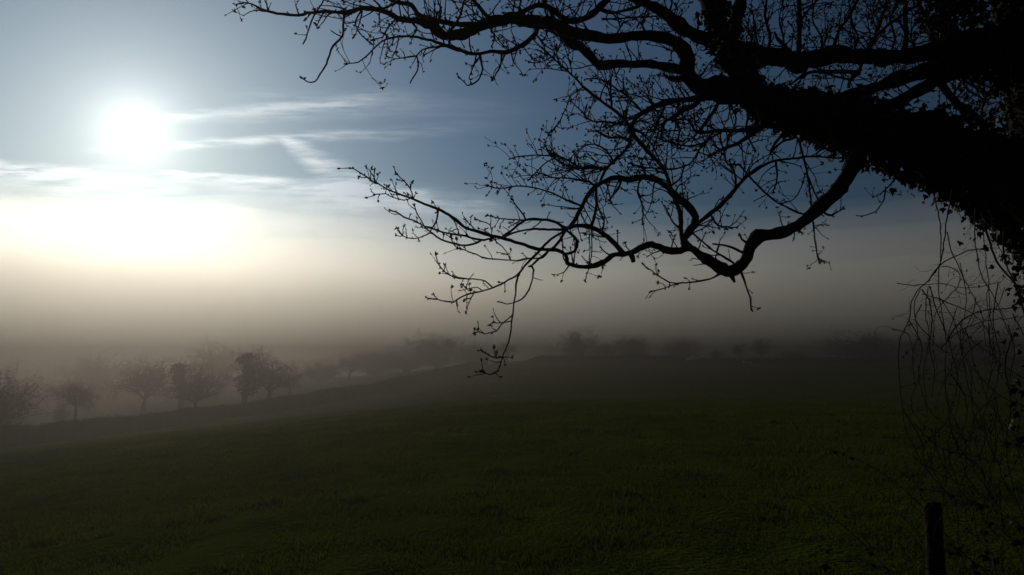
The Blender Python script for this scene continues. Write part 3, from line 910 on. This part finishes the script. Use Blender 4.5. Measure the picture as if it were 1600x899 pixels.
ivy = empty('ivy', tuple(oak.location))
tag(ivy, 'dark glossy ivy clothing the oak trunk and its biggest limb', 'ivy')
LP, LN = [], []
for pts, ws, n, d0, d1, sp in (
    ([(1730, 410), (1632, 328), (1560, 274), (1480, 240), (1400, 216), (1320, 192), (1250, 174), (1185, 158)], [185, 136, 114, 112, 94, 80, 62, 44], 5200, 4.0, 3.62, .22),
    ([(1852, 900), (1832, 700), (1806, 540), (1762, 420), (1700, 280), (1678, 150), (1652, 40), (1630, -80), (1616, -200)], [250, 235, 222, 215, 215, 215, 215, 200, 150], 7600, 4.0, 4.05, .22),
    ([(1610, 50), (1560, 40), (1510, 25), (1470, -5)], [150, 120, 90, 60], 1500, 4.0, 3.9, .35),
    ([(1630, 90), (1590, 84), (1540, 82), (1480, 97)], [70, 60, 45, 30], 700, 4.0, 3.9, .4),
    ([(1185, 155), (1160, 118), (1146, 86), (1130, 54), (1116, 10)], [46, 42, 40, 40, 48], 300, 3.62, 3.5, .30),
    ([(1440, 256), (1500, 276), (1560, 316), (1604, 362)], [46, 50, 50, 50], 700, 3.7, 3.85, .35),
    ([(1616, 400), (1608, 440), (1610, 500), (1606, 600), (1612, 700)], [40, 30, 28, 40, 50], 130, 3.75, 3.7, .5),
):
    a, b, X, r = around(pts, ws, n, d0, d1, sp)
    LP.append(a); LN.append(b)
LP, LN = np.concatenate(LP), np.concatenate(LN)
IS = RNG.uniform(.022, .050, len(LP))
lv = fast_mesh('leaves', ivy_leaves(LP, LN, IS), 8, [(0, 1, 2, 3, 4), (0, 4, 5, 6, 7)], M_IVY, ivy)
im = MB()
for _ in range(14):
    f0 = random.uniform(-.42, .42)
    ctrl = [(1850, 890), (1830, 690), (1800, 540), (1740, 430), (1620, 350), (1540, 285), (1460, 240), (1370, 206), (1290, 185), (1210, 165)]
    wd = np.linspace(235, 50, len(ctrl))
    ph = random.uniform(0, 6)
    pp = [(x + f0 * w * .5, y + f0 * w * .8 + 5 * math.sin(i * 1.7 + ph)) for i, ((x, y), w) in enumerate(zip(ctrl, wd))]
    cut = random.randint(6, 10)
    P = catmull(pp[:cut], 12)
    dd = np.linspace(3.82, 3.45, len(P)) - np.interp(np.linspace(0, 1, len(P)), [0, .4, 1], [.12, .1, 0])
    X = np.array([ray(a, b) * d for (a, b), d in zip(P, dd)]) + np.array([0, 0, EYE])
    im.tube(X, np.linspace(.009, .003, len(P)), 5)
im.build('stem', M_VINE, ivy)

# ------------------------------------------------------------------ bare climber hanging from the limb
vine = empty('climbing_vine', (float(ray(1500, 900)[0] * 3.4), float(ray(1500, 900)[1] * 3.4), 0.0))
vine.location[2] = float(ground_z(vine.location[0], vine.location[1]))
tag(vine, 'tangle of thin bare climber stems hanging below the ivied limb', 'climbing plant')


def px_line(pts, d0, d1, step=9, jit=.5):
    P = catmull(pts, step)
    P = P + RNG.normal(size=P.shape) * jit
    dd = np.linspace(d0, d1, len(P)) + .02 * np.sin(np.linspace(0, 7, len(P)) + random.uniform(0, 6))
    return np.array([ray(a, b) * d for (a, b), d in zip(P, dd)]) + np.array([0, 0, EYE])


def vine_stem(pts, w0, w1, d0=None, d1=None, hairs=5):
    d0 = d0 or random.uniform(3.35, 3.6)
    d1 = d1 or d0 + random.uniform(-.25, .2)
    X = px_line(pts, d0, d1)
    b = MB()
    b.tube(X, np.linspace(w0, w1 * .8, len(X)) * .38 * d0 / F, 5)
    for _ in range(hairs):
        i = random.randrange(1, len(X))
        p, d = X[i], RNG.normal(size=3) * np.array([1, .8, .7])
        d /= np.linalg.norm(d)
        Q = [p]
        for _ in range(random.randint(3, 7)):
            d = d + RNG.normal(size=3) * .35 + np.array([0, 0, -.05]); d /= np.linalg.norm(d)
            p = p + d * .018
            Q.append(p)
        b.tube(Q, np.linspace(.0012, .0006, len(Q)), 3, cap=False)
        if random.random() < .22:
            e = MB
            w = random.uniform(.003, .007)
            b.raw([p + np.array(q) * w for q in ((1, 0, 0), (0, 1, 0), (-1, 0, 0), (0, -1, 0), (0, 0, 1.4), (0, 0, -1.4))],
                  [(0, 1, 4), (1, 2, 4), (2, 3, 4), (3, 0, 4), (1, 0, 5), (2, 1, 5), (3, 2, 5), (0, 3, 5)])
    b.build('stem', M_VINE, vine)


for pts, w0, w1 in (
    ([(1459, 303), (1467, 339), (1470, 361), (1470, 400), (1466, 440), (1470, 480), (1478, 530), (1476, 580)], 2.6, 1.8),
    ([(1488, 298), (1480, 339), (1476, 370), (1470, 410), (1451, 437), (1438, 450), (1424, 472), (1421, 500), (1407, 528), (1404, 567), (1409, 633), (1418, 678), (1440, 720)], 2.8, 1.8),
    ([(1480, 362), (1487, 393), (1497, 415), (1507, 438), (1520, 462), (1534, 490), (1540, 540)], 2.4, 1.6),
    ([(1524, 325), (1523, 365), (1527, 400), (1534, 434), (1548, 455), (1560, 480), (1580, 530)], 2.6, 1.6),
    ([(1536, 340), (1547, 382), (1560, 414), (1580, 435), (1592, 462), (1602, 500)], 5, 4),
    ([(1533, 330), (1540, 400), (1545, 440), (1546, 478), (1552, 540), (1545, 600)], 2.2, 1.6),
    ([(1569, 360), (1568, 395), (1578, 428), (1588, 445), (1598, 470)], 4, 3),
    ([(1450, 440), (1467, 416), (1494, 400), (1520, 390), (1544, 388), (1562, 388)], 3, 1.8),
    ([(1470, 416), (1486, 418), (1500, 428), (1497, 448), (1480, 466), (1462, 490), (1458, 540)], 2, 1.6),
    ([(1400, 442), (1430, 446), (1470, 443), (1500, 450), (1530, 448), (1565, 440)], 1.8, 1.4),
    ([(1479, 533), (1488, 518), (1504, 500), (1532, 486), (1571, 483), (1606, 480)], 3.2, 2.2),
    ([(1470, 545), (1496, 520), (1530, 505), (1570, 498), (1606, 495)], 2.4, 1.8),
    ([(1440, 452), (1452, 470), (1456, 500), (1452, 540), (1460, 580), (1455, 620)], 3, 1.6),
    ([(1452, 446), (1462, 480), (1478, 520), (1490, 560), (1500, 610)], 2.4, 1.6),
    ([(1450, 450), (1446, 490), (1452, 530), (1443, 580), (1448, 640), (1440, 680)], 2, 1.4),
    ([(1438, 452), (1428, 480), (1434, 520), (1426, 560), (1430, 610)], 2, 1.4),
    ([(1393, 516), (1412, 518), (1424, 535), (1428, 570)], 1.8, 1.2),
    ([(1420, 500), (1440, 540), (1436, 590), (1452, 640), (1490, 672), (1530, 690)], 2.2, 1.4),
    ([(1500, 530), (1508, 580), (1520, 640), (1526, 700), (1540, 760)], 2, 1.4),
    ([(1410, 640), (1440, 690), (1445, 725), (1470, 760), (1495, 785)], 2.2, 1.6),
    ([(1425, 660), (1470, 700), (1530, 715), (1590, 735)], 2, 1.5),
    ([(1560, 440), (1552, 500), (1562, 560), (1556, 620), (1570, 690)], 2.4, 1.6),
    ([(1585, 520), (1570, 570), (1580, 630), (1572, 700), (1584, 770)], 2.6, 2),
    ([(1500, 410), (1510, 470), (1500, 530), (1512, 590)], 1.8, 1.4),
    ([(1440, 460), (1470, 470), (1490, 500), (1510, 560), (1548, 610)], 1.8, 1.3),
    ([(1535, 340), (1555, 372), (1575, 420), (1590, 450)], 2, 1.4),
    ([(1505, 340), (1530, 346), (1548, 352)], 1.8, 1.3),
):
    vine_stem(pts, w0, w1, hairs=9)

for _ in range(46):
    x, y = random.uniform(1425, 1595), random.uniform(430, 760)
    pts = [(x, y)]
    a = random.uniform(.6, 2.6)
    for _k in range(random.randint(5, 11)):
        a += random.uniform(-.45, .45) + (1.5 - a) * .12
        x, y = x + math.cos(a) * 26, y + math.sin(a) * 26
        if x < 1418 + 25 * math.sin(y * .05 + _):
            x += 30; a = random.uniform(.4, 1.3)
        pts.append((x, y))
    vine_stem(pts, random.uniform(1.6, 2.4), 1.2, hairs=8)

# ------------------------------------------------------------------ fence post and brambles beside it
PD = 3.55
top = ray(1457, 785) * PD + np.array([0, 0, EYE])
gz = float(ground_z(top[0], top[1]))
post_r = 13 * PD / F
post = empty('fence_post', (float(top[0]) - .034, float(top[1]), gz))
tag(post, 'weathered round wooden fence post standing alone by the brambles', 'post')
b = MB()
hh = top[2] - gz
zs = np.concatenate([[-.25], np.linspace(0, hh - .012, 22), [hh]])
rads = np.concatenate([[post_r * 1.04], np.linspace(post_r * 1.03, post_r * .97, 22) * (1 + .02 * RNG.normal(size=22)), [post_r * .86]])
b.tube(np.stack([.034 * zs / hh + .006 * np.sin(zs * 3), np.zeros_like(zs) + .006 * np.cos(zs * 5), zs], 1), rads, 18, .035)
so = b.build('stake', M_POST, None); so.parent = post
br_loc = ray(1560, 899) * 3.3
bramble = empty('bramble', (float(br_loc[0]), float(br_loc[1]), float(ground_z(br_loc[0], br_loc[1]))))
tag(bramble, 'low straggling bramble with arching stems and sparse leaves at the foot of the oak', 'bramble')
bl_p, bl_n = [], []
for _ in range(64):
    x0 = random.uniform(1480, 1690)
    y = random.uniform(3.0, 4.2)
    b0 = np.array([(x0 - CX) / F * y, y, 0]); b0[2] = ground_z(b0[0], b0[1]) - .02
    d = np.array([random.uniform(-.7, .5), random.uniform(-.5, .3), 1.0]); d /= np.linalg.norm(d)
    p, Q = b0, [b0]
    for i in range(random.randint(10, 34)):
        d = d + np.array([random.uniform(-.12, .10), random.uniform(-.1, .1), -.06]); d /= np.linalg.norm(d)
        p = p + d * .05
        if p[2] < ground_z(p[0], p[1]) + .01:
            break
        Q.append(p)
        if random.random() < .30:
            bl_p.append(p); bl_n.append(RNG.normal(size=3))
    if len(Q) > 4:
        b = MB(); b.tube(Q, np.linspace(.0038, .0015, len(Q)), 5, cap=False)
        b.build('stem', M_VINE, bramble)
bl_n = np.array(bl_n); bl_n /= np.linalg.norm(bl_n, axis=1)[:, None]
fast_mesh('leaves', ivy_leaves(np.array(bl_p), bl_n, RNG.uniform(.02, .05, len(bl_p))), 8, [(0, 1, 2, 3, 4), (0, 4, 5, 6, 7)],
          material('bramble_leaf', (0.014, 0.014, 0.005), .7, .5, 9, 0, .05, .1), bramble)


# ------------------------------------------------------------------ hedges
def hedge(name, pxd, height, width, n_leaf, label, group=None, leaf=.10, rag=.12, taper=0):
    """pxd: list of (photo column, distance)"""
    P = np.array([place_rel(px, d) for px, d in pxd])
    seg = np.concatenate([[0], np.cumsum(np.linalg.norm(np.diff(P, axis=0), axis=1))])
    n = max(8, int(seg[-1] / 1.2))
    s = np.linspace(0, seg[-1], n)
    C = np.stack([np.interp(s, seg, P[:, 0]), np.interp(s, seg, P[:, 1])], 1)
    T = np.gradient(C, axis=0); T /= np.linalg.norm(T, axis=1)[:, None]
    Nn = np.stack([-T[:, 1], T[:, 0]], 1)
    z = ground_z(C[:, 0], C[:, 1])
    root = empty(name, (float(C[0, 0]), float(C[0, 1]), float(z[0])))
    tag(root, label, 'hedge', group)
    HV = 1 + .07 * np.sin(s * .21 + 1) + .05 * np.sin(s * .63) + .03 * np.sin(s * 1.7)
    if taper:
        HV = (1 + (HV - 1) * .35) * (0.35 + .65 * np.clip(np.minimum(s, seg[-1] - s) / taper, 0, 1))
    prof = [(-.5, 0), (-.5, .55), (-.40, .82), (-.13, .97), (.13, .97), (.40, .82), (.5, .55), (.5, 0)]
    b = MB()
    V = []
    for i in range(n):
        for (a, h) in prof:
            j = 1 + .05 * RNG.normal()
            q = C[i] + Nn[i] * a * width * .86 * j
            V.append((q[0], q[1], z[i] - .1 + h * height * HV[i] * (1 + .025 * RNG.normal())))
    m = len(prof)
    fcs = []
    for i in range(n - 1):
        for j in range(m):
            j2 = (j + 1) % m
            fcs.append((i * m + j, i * m + j2, (i + 1) * m + j2, (i + 1) * m + j))
    fcs.append(tuple(range(m))); fcs.append(tuple((n - 1) * m + j for j in range(m))[::-1])
    b.raw(V, fcs)
    b.build('hedge_body', M_HEDGE, root, smooth=False)
    k = RNG.uniform(0, n - 1.001, n_leaf)
    i0 = k.astype(int); f = (k - i0)[:, None]
    c = C[i0] * (1 - f) + C[i0 + 1] * f
    zz = z[i0] * (1 - f[:, 0]) + z[i0 + 1] * f[:, 0]
    t = RNG.random(n_leaf)
    th = RNG.uniform(0, 1, n_leaf)
    a = np.where(th < .42, -.5, np.where(th < .6, .5, RNG.uniform(-.5, .5, n_leaf)))
    h = np.where(th < .6, RNG.random(n_leaf) ** .8, .93 + rag * .6 * RNG.exponential(.5, n_leaf))
    q = c + Nn[i0] * (a * width * (1 + rag * RNG.normal(size=n_leaf)))[:, None]
    base = np.stack([q[:, 0], q[:, 1], zz - .1 + h * height * HV[i0]], 1)
    dv = RNG.normal(size=(n_leaf, 3)) + np.array([0, 0, .6]); dv /= np.linalg.norm(dv, axis=1)[:, None]
    sv = np.cross(dv, RNG.normal(size=(n_leaf, 3))); sv /= np.linalg.norm(sv, axis=1)[:, None]
    S = leaf * RNG.uniform(.5, 1.3, n_leaf)[:, None]
    Q = np.stack([base - sv * S * .22, base + dv * S * .5 - sv * S * .3, base + dv * S, base + dv * S * .5 + sv * S * .3], 1)
    fast_mesh('leaves', Q, 4, [(0, 1, 2, 3)], M_HEDGE, root)
    return root


hedge('hedge', [(-260, 38), (-120, 44), (0, 49), (68, 53)], 1.55, 1.3, 9000, 'shaggy near end of the field hedge at the far left, below the thicket', 'clipped field hedges')
hedge('hedge', [(77, 53.5), (200, 59), (330, 66), (450, 74), (540, 88), (610, 108), (660, 132), (720, 165), (760, 200)], 1.45, 1.3, 32000,
      'long level hedge running from the left along the field edge into the mist', 'clipped field hedges')
hedge('hedge', [(820, 216), (900, 213), (1000, 212), (1070, 212)], 2.1, 2.0, 7000, 'dark straight hedge along the far end of the field under the round trees', 'clipped field hedges', .3, .3, 4)
hedge('hedge', [(1068, 214), (1180, 214), (1300, 212), (1450, 210), (1640, 208)], 1.6, 2.0, 8000, 'faint low hedge across the far field behind the trough', 'clipped field hedges', .3, .35, 6)

# ------------------------------------------------------------------ trees in the mist
def tube_fast(mb, P, rr, s=3):
    mb.tube(P, rr, s, 0, False)


def proto(kind, seed):
    """trunk, crown (unit height) -> MB, MB"""
    rs = np.random.default_rng(seed)
    tr, cr = MB(), MB()
    quads = []

    def rec(p, d, L, r, lev, up):
        n = 4 if lev > 1 else 3
        P, rr = [p], [r]
        for i in range(n):
            d = d + rs.normal(size=3) * (.20 if lev > 1 else .28) + np.array([0, 0, up])
            d /= np.linalg.norm(d)
            p = p + d * L / n
            P.append(p); rr.append(r * (1 - .5 * (i + 1) / n))
            if lev > 0:
                for _ in range(2 if i > 0 else 1):
                    s = np.cross(d, rs.normal(size=3)); s /= np.linalg.norm(s) + 1e-9
                    rec(p, d * rs.uniform(.4, .9) + s * rs.uniform(.5, 1), L * rs.uniform(.45, .72), max(rr[-1] * .62, .0016), lev - 1, up)
        tube_fast(cr, P, rr, 4 if lev > 1 else 3)

    def clump(c, r3, n, size):
        v = rs.normal(size=(n, 3)); v /= np.linalg.norm(v, axis=1)[:, None]
        v = np.array(c) + v * np.array(r3) * (rs.random((n, 1)) ** .45)
        dv = rs.normal(size=(n, 3)); dv /= np.linalg.norm(dv, axis=1)[:, None]
        sv = np.cross(dv, rs.normal(size=(n, 3))); sv /= np.linalg.norm(sv, axis=1)[:, None]
        for a, d_, s_ in zip(v, dv, sv):
            q = size * rs.uniform(.5, 1.3)
            cr.raw([a - s_ * q * .35, a + d_ * q * .5 - s_ * q * .4, a + d_ * q, a + d_ * q * .5 + s_ * q * .4], [(0, 1, 2, 3)])

    def stem(h, r, lean=(0, 0), n=7):
        z = np.linspace(-.02, h, n)
        P = np.stack([lean[0] * z + .012 * np.sin(z * 14 + seed), lean[1] * z, z], 1)
        tr.tube(P, np.linspace(r * 1.25, r * .72, n), 9, .04)
        return P[-1]

    if kind == 'spreading':        # old orchard tree, wide open head
        p = stem(.26, .036)
        for k in range(6):
            a = k * 1.05 + rs.uniform(-.3, .3)
            rec(p, np.array([math.cos(a), math.sin(a), rs.uniform(.55, 1.0)]), rs.uniform(.36, .48), .019, 3, .03)
        rec(p, np.array([.1, 0, 1]), .42, .018, 3, .05)
    elif kind == 'round':          # full twiggy head with a few dense clumps
        p = stem(.30, .034)
        for k in range(9):
            a = k * .7 + rs.uniform(-.4, .4)
            rec(p + np.array([0, 0, rs.uniform(-.06, .10)]), np.array([math.cos(a) * .9, math.sin(a) * .9, rs.uniform(.35, 1.3)]), rs.uniform(.28, .46), .017, 3, rs.uniform(.0, .09))
        rec(p, np.array([rs.uniform(-.3, .3), .05, 1]), rs.uniform(.40, .56), .018, 3, .05)
        for _ in range(9):
            v = rs.normal(size=3); v /= np.linalg.norm(v)
            clump(np.array([0, 0, .60]) + v * np.array([.28, .28, .24]) * rs.uniform(.2, 1), (.09, .09, .07), 60, .028)
    elif kind == 'standard':       # clear stem, small tufted head
        p = stem(.50, .030)
        for k in range(9):
            a = k * .7 + rs.uniform(-.4, .4)
            rec(p + np.array([0, 0, rs.uniform(-.06, .05)]), np.array([math.cos(a), math.sin(a), rs.uniform(.2, 1.0)]), rs.uniform(.24, .36), .014, 3, .02)
        for _ in range(10):
            v = rs.normal(size=3); v /= np.linalg.norm(v)
            clump(np.array([0, 0, .70]) + v * np.array([.28, .28, .15]) * rs.uniform(.2, 1), (.10, .10, .07), 70, .035)
    elif kind == 'tall':           # upright hedgerow tree
        p = stem(.30, .026)
        for k in range(4):
            q = np.array([0, 0, .3 + .12 * k])
            for j in range(4):
                a = j * 1.6 + k + rs.uniform(-.3, .3)
                rec(q, np.array([math.cos(a) * .75, math.sin(a) * .75, rs.uniform(.7, 1.2)]), rs.uniform(.22, .34), .012, 2, .07)
        tr.tube([(0, 0, .29), (.01, 0, .5), (-.005, .01, .75)], [.019, .014, .005], 6)
        for _ in range(16):
            v = rs.normal(size=3); v /= np.linalg.norm(v)
            clump(np.array([0, 0, .62]) + v * np.array([.18, .18, .32]) * rs.uniform(.3, 1), (.08, .08, .08), 60, .035)
    elif kind == 'ivied':          # narrow stem smothered in ivy, lumpy column with a knob on top
        p = stem(.95, .030)
        for zc, rx, rz in ((.34, .13, .09), (.44, .17, .11), (.54, .15, .09), (.63, .075, .07), (.72, .065, .06), (.83, .10, .06), (.91, .085, .05)):
            clump((rs.uniform(-.05, .05), 0, zc), (rx, rx, rz), 230, .035)
        for k in range(20):
            a = rs.uniform(0, 6.28)
            rec(np.array([0, 0, rs.uniform(.4, .95)]), np.array([math.cos(a), math.sin(a), rs.uniform(.1, .8)]), rs.uniform(.14, .26), .006, 1, .0)
    elif kind == 'thicket':        # broad twiggy thicket to the ground
        tr.tube([(0, 0, -.02), (0.01, 0, .2), (0, .01, .4)], [.05, .035, .02], 8, .05)
        for k in range(15):
            a = k * .42 + rs.uniform(-.2, .2)
            q = np.array([rs.uniform(-.1, .1), rs.uniform(-.1, .1), rs.uniform(.02, .3)])
            rec(q, np.array([math.cos(a), math.sin(a), rs.uniform(.4, 1.6)]), rs.uniform(.40, .60), .014, 3, .03)
        for _ in range(20):
            v = rs.normal(size=3); v /= np.linalg.norm(v)
            clump(np.array([0, 0, .45]) + v * np.array([.42, .42, .34]) * rs.uniform(.2, 1), (.12, .12, .1), 60, .04)
    return tr, cr


PROTO = {}
for kd, seeds in (('spreading', (3, 11, 31)), ('round', (5, 23, 47, 61)), ('tall', (8, 19)), ('ivied', (4, 14)), ('thicket', (6, 16, 26)), ('standard', (9,))):
    PROTO[kd] = []
    for sd in seeds:
        tr, cr = proto(kd, sd)
        holder = empty('misty_tree')
        to = tr.build('trunk', M_FAR, holder)
        cm = cr.build('crown', M_FARL if kd in ('ivied', 'round') else M_FAR, holder, smooth=False)
        zs = np.concatenate(cr.v)
        PROTO[kd].append([holder, to, cm, False, float(np.percentile(zs[:, 2], 99.7)), float(np.percentile(np.abs(zs[:, 0]), 98))])


def far_tree(name, kind, var, px, dist, top_y, width_px, label, group, rz=0.0, cat='tree'):
    x, y = place_rel(px, dist)
    z = float(ground_z(x, y))
    el = PITCH - math.atan((top_y - CY) / F)
    h = EYE + dist * math.tan(el) - z
    rec = PROTO[kind][var % len(PROTO[kind])]
    if not rec[3]:
        rec[3] = True
        root, parts = rec[0], []
    else:
        root = rec[0].copy(); COL.objects.link(root)
        for src in rec[1:3]:
            c = src.copy(); COL.objects.link(c); c.parent = root
    root.name = name
    root.location = (x, y, z - .03)
    root.rotation_euler = (0, 0, rz)
    sz = h / rec[4]
    sx = (width_px / F * dist) / (2 * rec[5])
    root.scale = (sx, sx, sz)
    tag(root, label, cat, group)


GO = 'trees in the orchard behind the hedge'
GF = 'faint trees along the far field edge'
for a in (
    ('thicket_tree', 'thicket', 0, 4, 60, 572, 125, 'broad dark thicket cut off by the left edge, densest and nearest of the misty trees', GO, .4),
    ('orchard_tree', 'standard', 0, 126, 76, 595, 66, 'small low spreading tree just right of the thicket, thin trunk above the hedge', GO, 1.2),
    ('orchard_bush', 'thicket', 0, 104, 88, 626, 22, 'little rounded bush peeping over the hedge below the small spreading tree', GO, 2.0),
    ('orchard_tree', 'round', 2, 232, 104, 552, 108, 'wide pale round tree, leftmost of the close orchard clump', GO, .2),
    ('orchard_tree', 'ivied', 0, 288, 92, 563, 46, 'ivy-thickened tree with a knobbed top, between the round tree and the open spreading one', GO, .9),
    ('orchard_tree', 'spreading', 1, 311, 78, 566, 100, 'open bare apple-like tree with forked trunk and clear branch tracery over the hedge', GO, 2.4),
    ('orchard_tree', 'ivied', 1, 387, 82, 549, 40, 'narrow ivy-clad column of a tree, darkest upright shape by the hedge', GO, 0),
    ('orchard_tree', 'round', 1, 424, 90, 544, 84, 'full rounded tree standing right against the ivy-clad column', GO, 1.0),
    ('orchard_tree', 'spreading', 2, 456, 116, 572, 50, 'small faint tree tucked at the right side of the full rounded tree', GO, 3.0),
    ('orchard_tree', 'thicket', 1, 505, 165, 558, 74, 'first faint tree right of the orchard clump, half lost in mist', GO, 2.2),
    ('orchard_tree', 'round', 2, 548, 180, 548, 64, 'taller faint tree above the middle of the long hedge', GO, .5),
    ('orchard_tree', 'thicket', 2, 590, 195, 543, 84, 'bushy faint tree where the long hedge begins to narrow', GO, 2.9),
    ('orchard_tree', 'thicket', 1, 636, 215, 540, 84, 'wide faint tree just left of the tall misty dome', GO, .3),
    ('misty_tree', 'thicket', 2, 682, 230, 519, 96, 'tall domed misty tree near the vanishing end of the long hedge', GF, 4.0),
    ('misty_tree', 'thicket', 1, 738, 250, 531, 58, 'low flat-topped misty tree right of the tall dome, behind the hanging twig', GF, 5.0),
    ('misty_tree', 'tall', 1, 792, 270, 533, 46, 'slight misty tree seen beside the tip of the hanging twig', GF, 1.5),
    ('misty_tree', 'thicket', 1, 905, 262, 511, 62, 'tallest pointed dome above the dark far hedge', GF, 1.1),
    ('misty_tree', 'thicket', 2, 945, 272, 534, 46, 'short shoulder tree between the two larger domes over the far hedge', GF, .4),
    ('misty_tree', 'thicket', 2, 988, 268, 522, 62, 'second large dome above the dark far hedge', GF, 2.7),
    ('misty_tree', 'thicket', 1, 1066, 280, 524, 70, 'loose rounded tree over the right end of the dark far hedge', GF, 1.9),
    ('misty_tree', 'tall', 1, 1120, 280, 545, 34, 'small tree in the gap left of the paired upright trees', GF, .9),
    ('misty_tree', 'tall', 0, 1153, 268, 536, 28, 'thin upright tree directly behind the pale trough', GF, 2.1),
    ('misty_tree', 'tall', 1, 1188, 264, 528, 46, 'pointed upright tree just right of the pale trough', GF, 3.3),
    ('misty_tree', 'thicket', 2, 1236, 285, 546, 50, 'low tree filling the gap right of the pointed upright tree', GF, 1.4),
    ('misty_tree', 'thicket', 1, 1345, 270, 515, 116, 'large broad tree seen faintly left of the hanging climber stems', GF, 3.9),
    ('misty_tree', 'thicket', 2, 1432, 280, 528, 76, 'wide tree seen through the hanging climber stems', GF, .7),
    ('misty_tree', 'thicket', 1, 1530, 280, 522, 90, 'round tree behind the thick of the climber near the right edge', GF, 2.5),
    ('misty_tree', 'thicket', 1, 160, 200, 545, 110, 'very pale big tree deep in mist above the small spreading tree', GO, 2.0),
    ('misty_tree', 'thicket', 2, 345, 190, 532, 95, 'very pale big tree deep in mist above the gap in the orchard', GO, 5.1),
):
    far_tree(*a)
# protos never used would stay at the origin
for L_ in PROTO.values():
    for rec in L_:
        if not rec[3]:
            for o in (rec[1], rec[2], rec[0]):
                bpy.data.objects.remove(o)

# ------------------------------------------------------------------ the pale trough far out on the grass
tx, ty = place_rel(1165, 203)
tz = float(ground_z(tx, ty))
trough = empty('water_trough', (tx, ty, tz))
tag(trough, 'small pale low trough out on the far grass before the misty hedge', 'trough')


def open_box(x0, x1, y0, y1, z0, z1, w):
    b = MB()
    o = [(x0, y0), (x1, y0), (x1, y1), (x0, y1)]
    i = [(x0 + w, y0 + w), (x1 - w, y0 + w), (x1 - w, y1 - w), (x0 + w, y1 - w)]
    V = [(a, c, z0) for a, c in o] + [(a, c, z1) for a, c in o] + [(a, c, z1) for a, c in i] + [(a, c, z0 + w) for a, c in i]
    f = [(3, 2, 1, 0), (12, 13, 14, 15)]
    for k in range(4):
        k2 = (k + 1) % 4
        f += [(k, k2, 4 + k2, 4 + k), (4 + k, 4 + k2, 8 + k2, 8 + k), (8 + k, 8 + k2, 12 + k2, 12 + k)]
    b.raw(V, f)
    return b


ob = open_box(-.95, 1.2, -.35, .35, .12, .5, .04).build('basin', M_TROUGH, None, False); ob.parent = trough
ob = open_box(-.98, -.25, -.37, .37, .505, .68, .02).build('valve_cover', M_TROUGH, None, False); ob.parent = trough
for sx in (-.8, 1.05):
    b = MB(); b.tube([(sx, 0, -.05), (sx, 0, .12)], .12, 8)
    q = b.build('foot', M_TROUGH, None); q.parent = trough
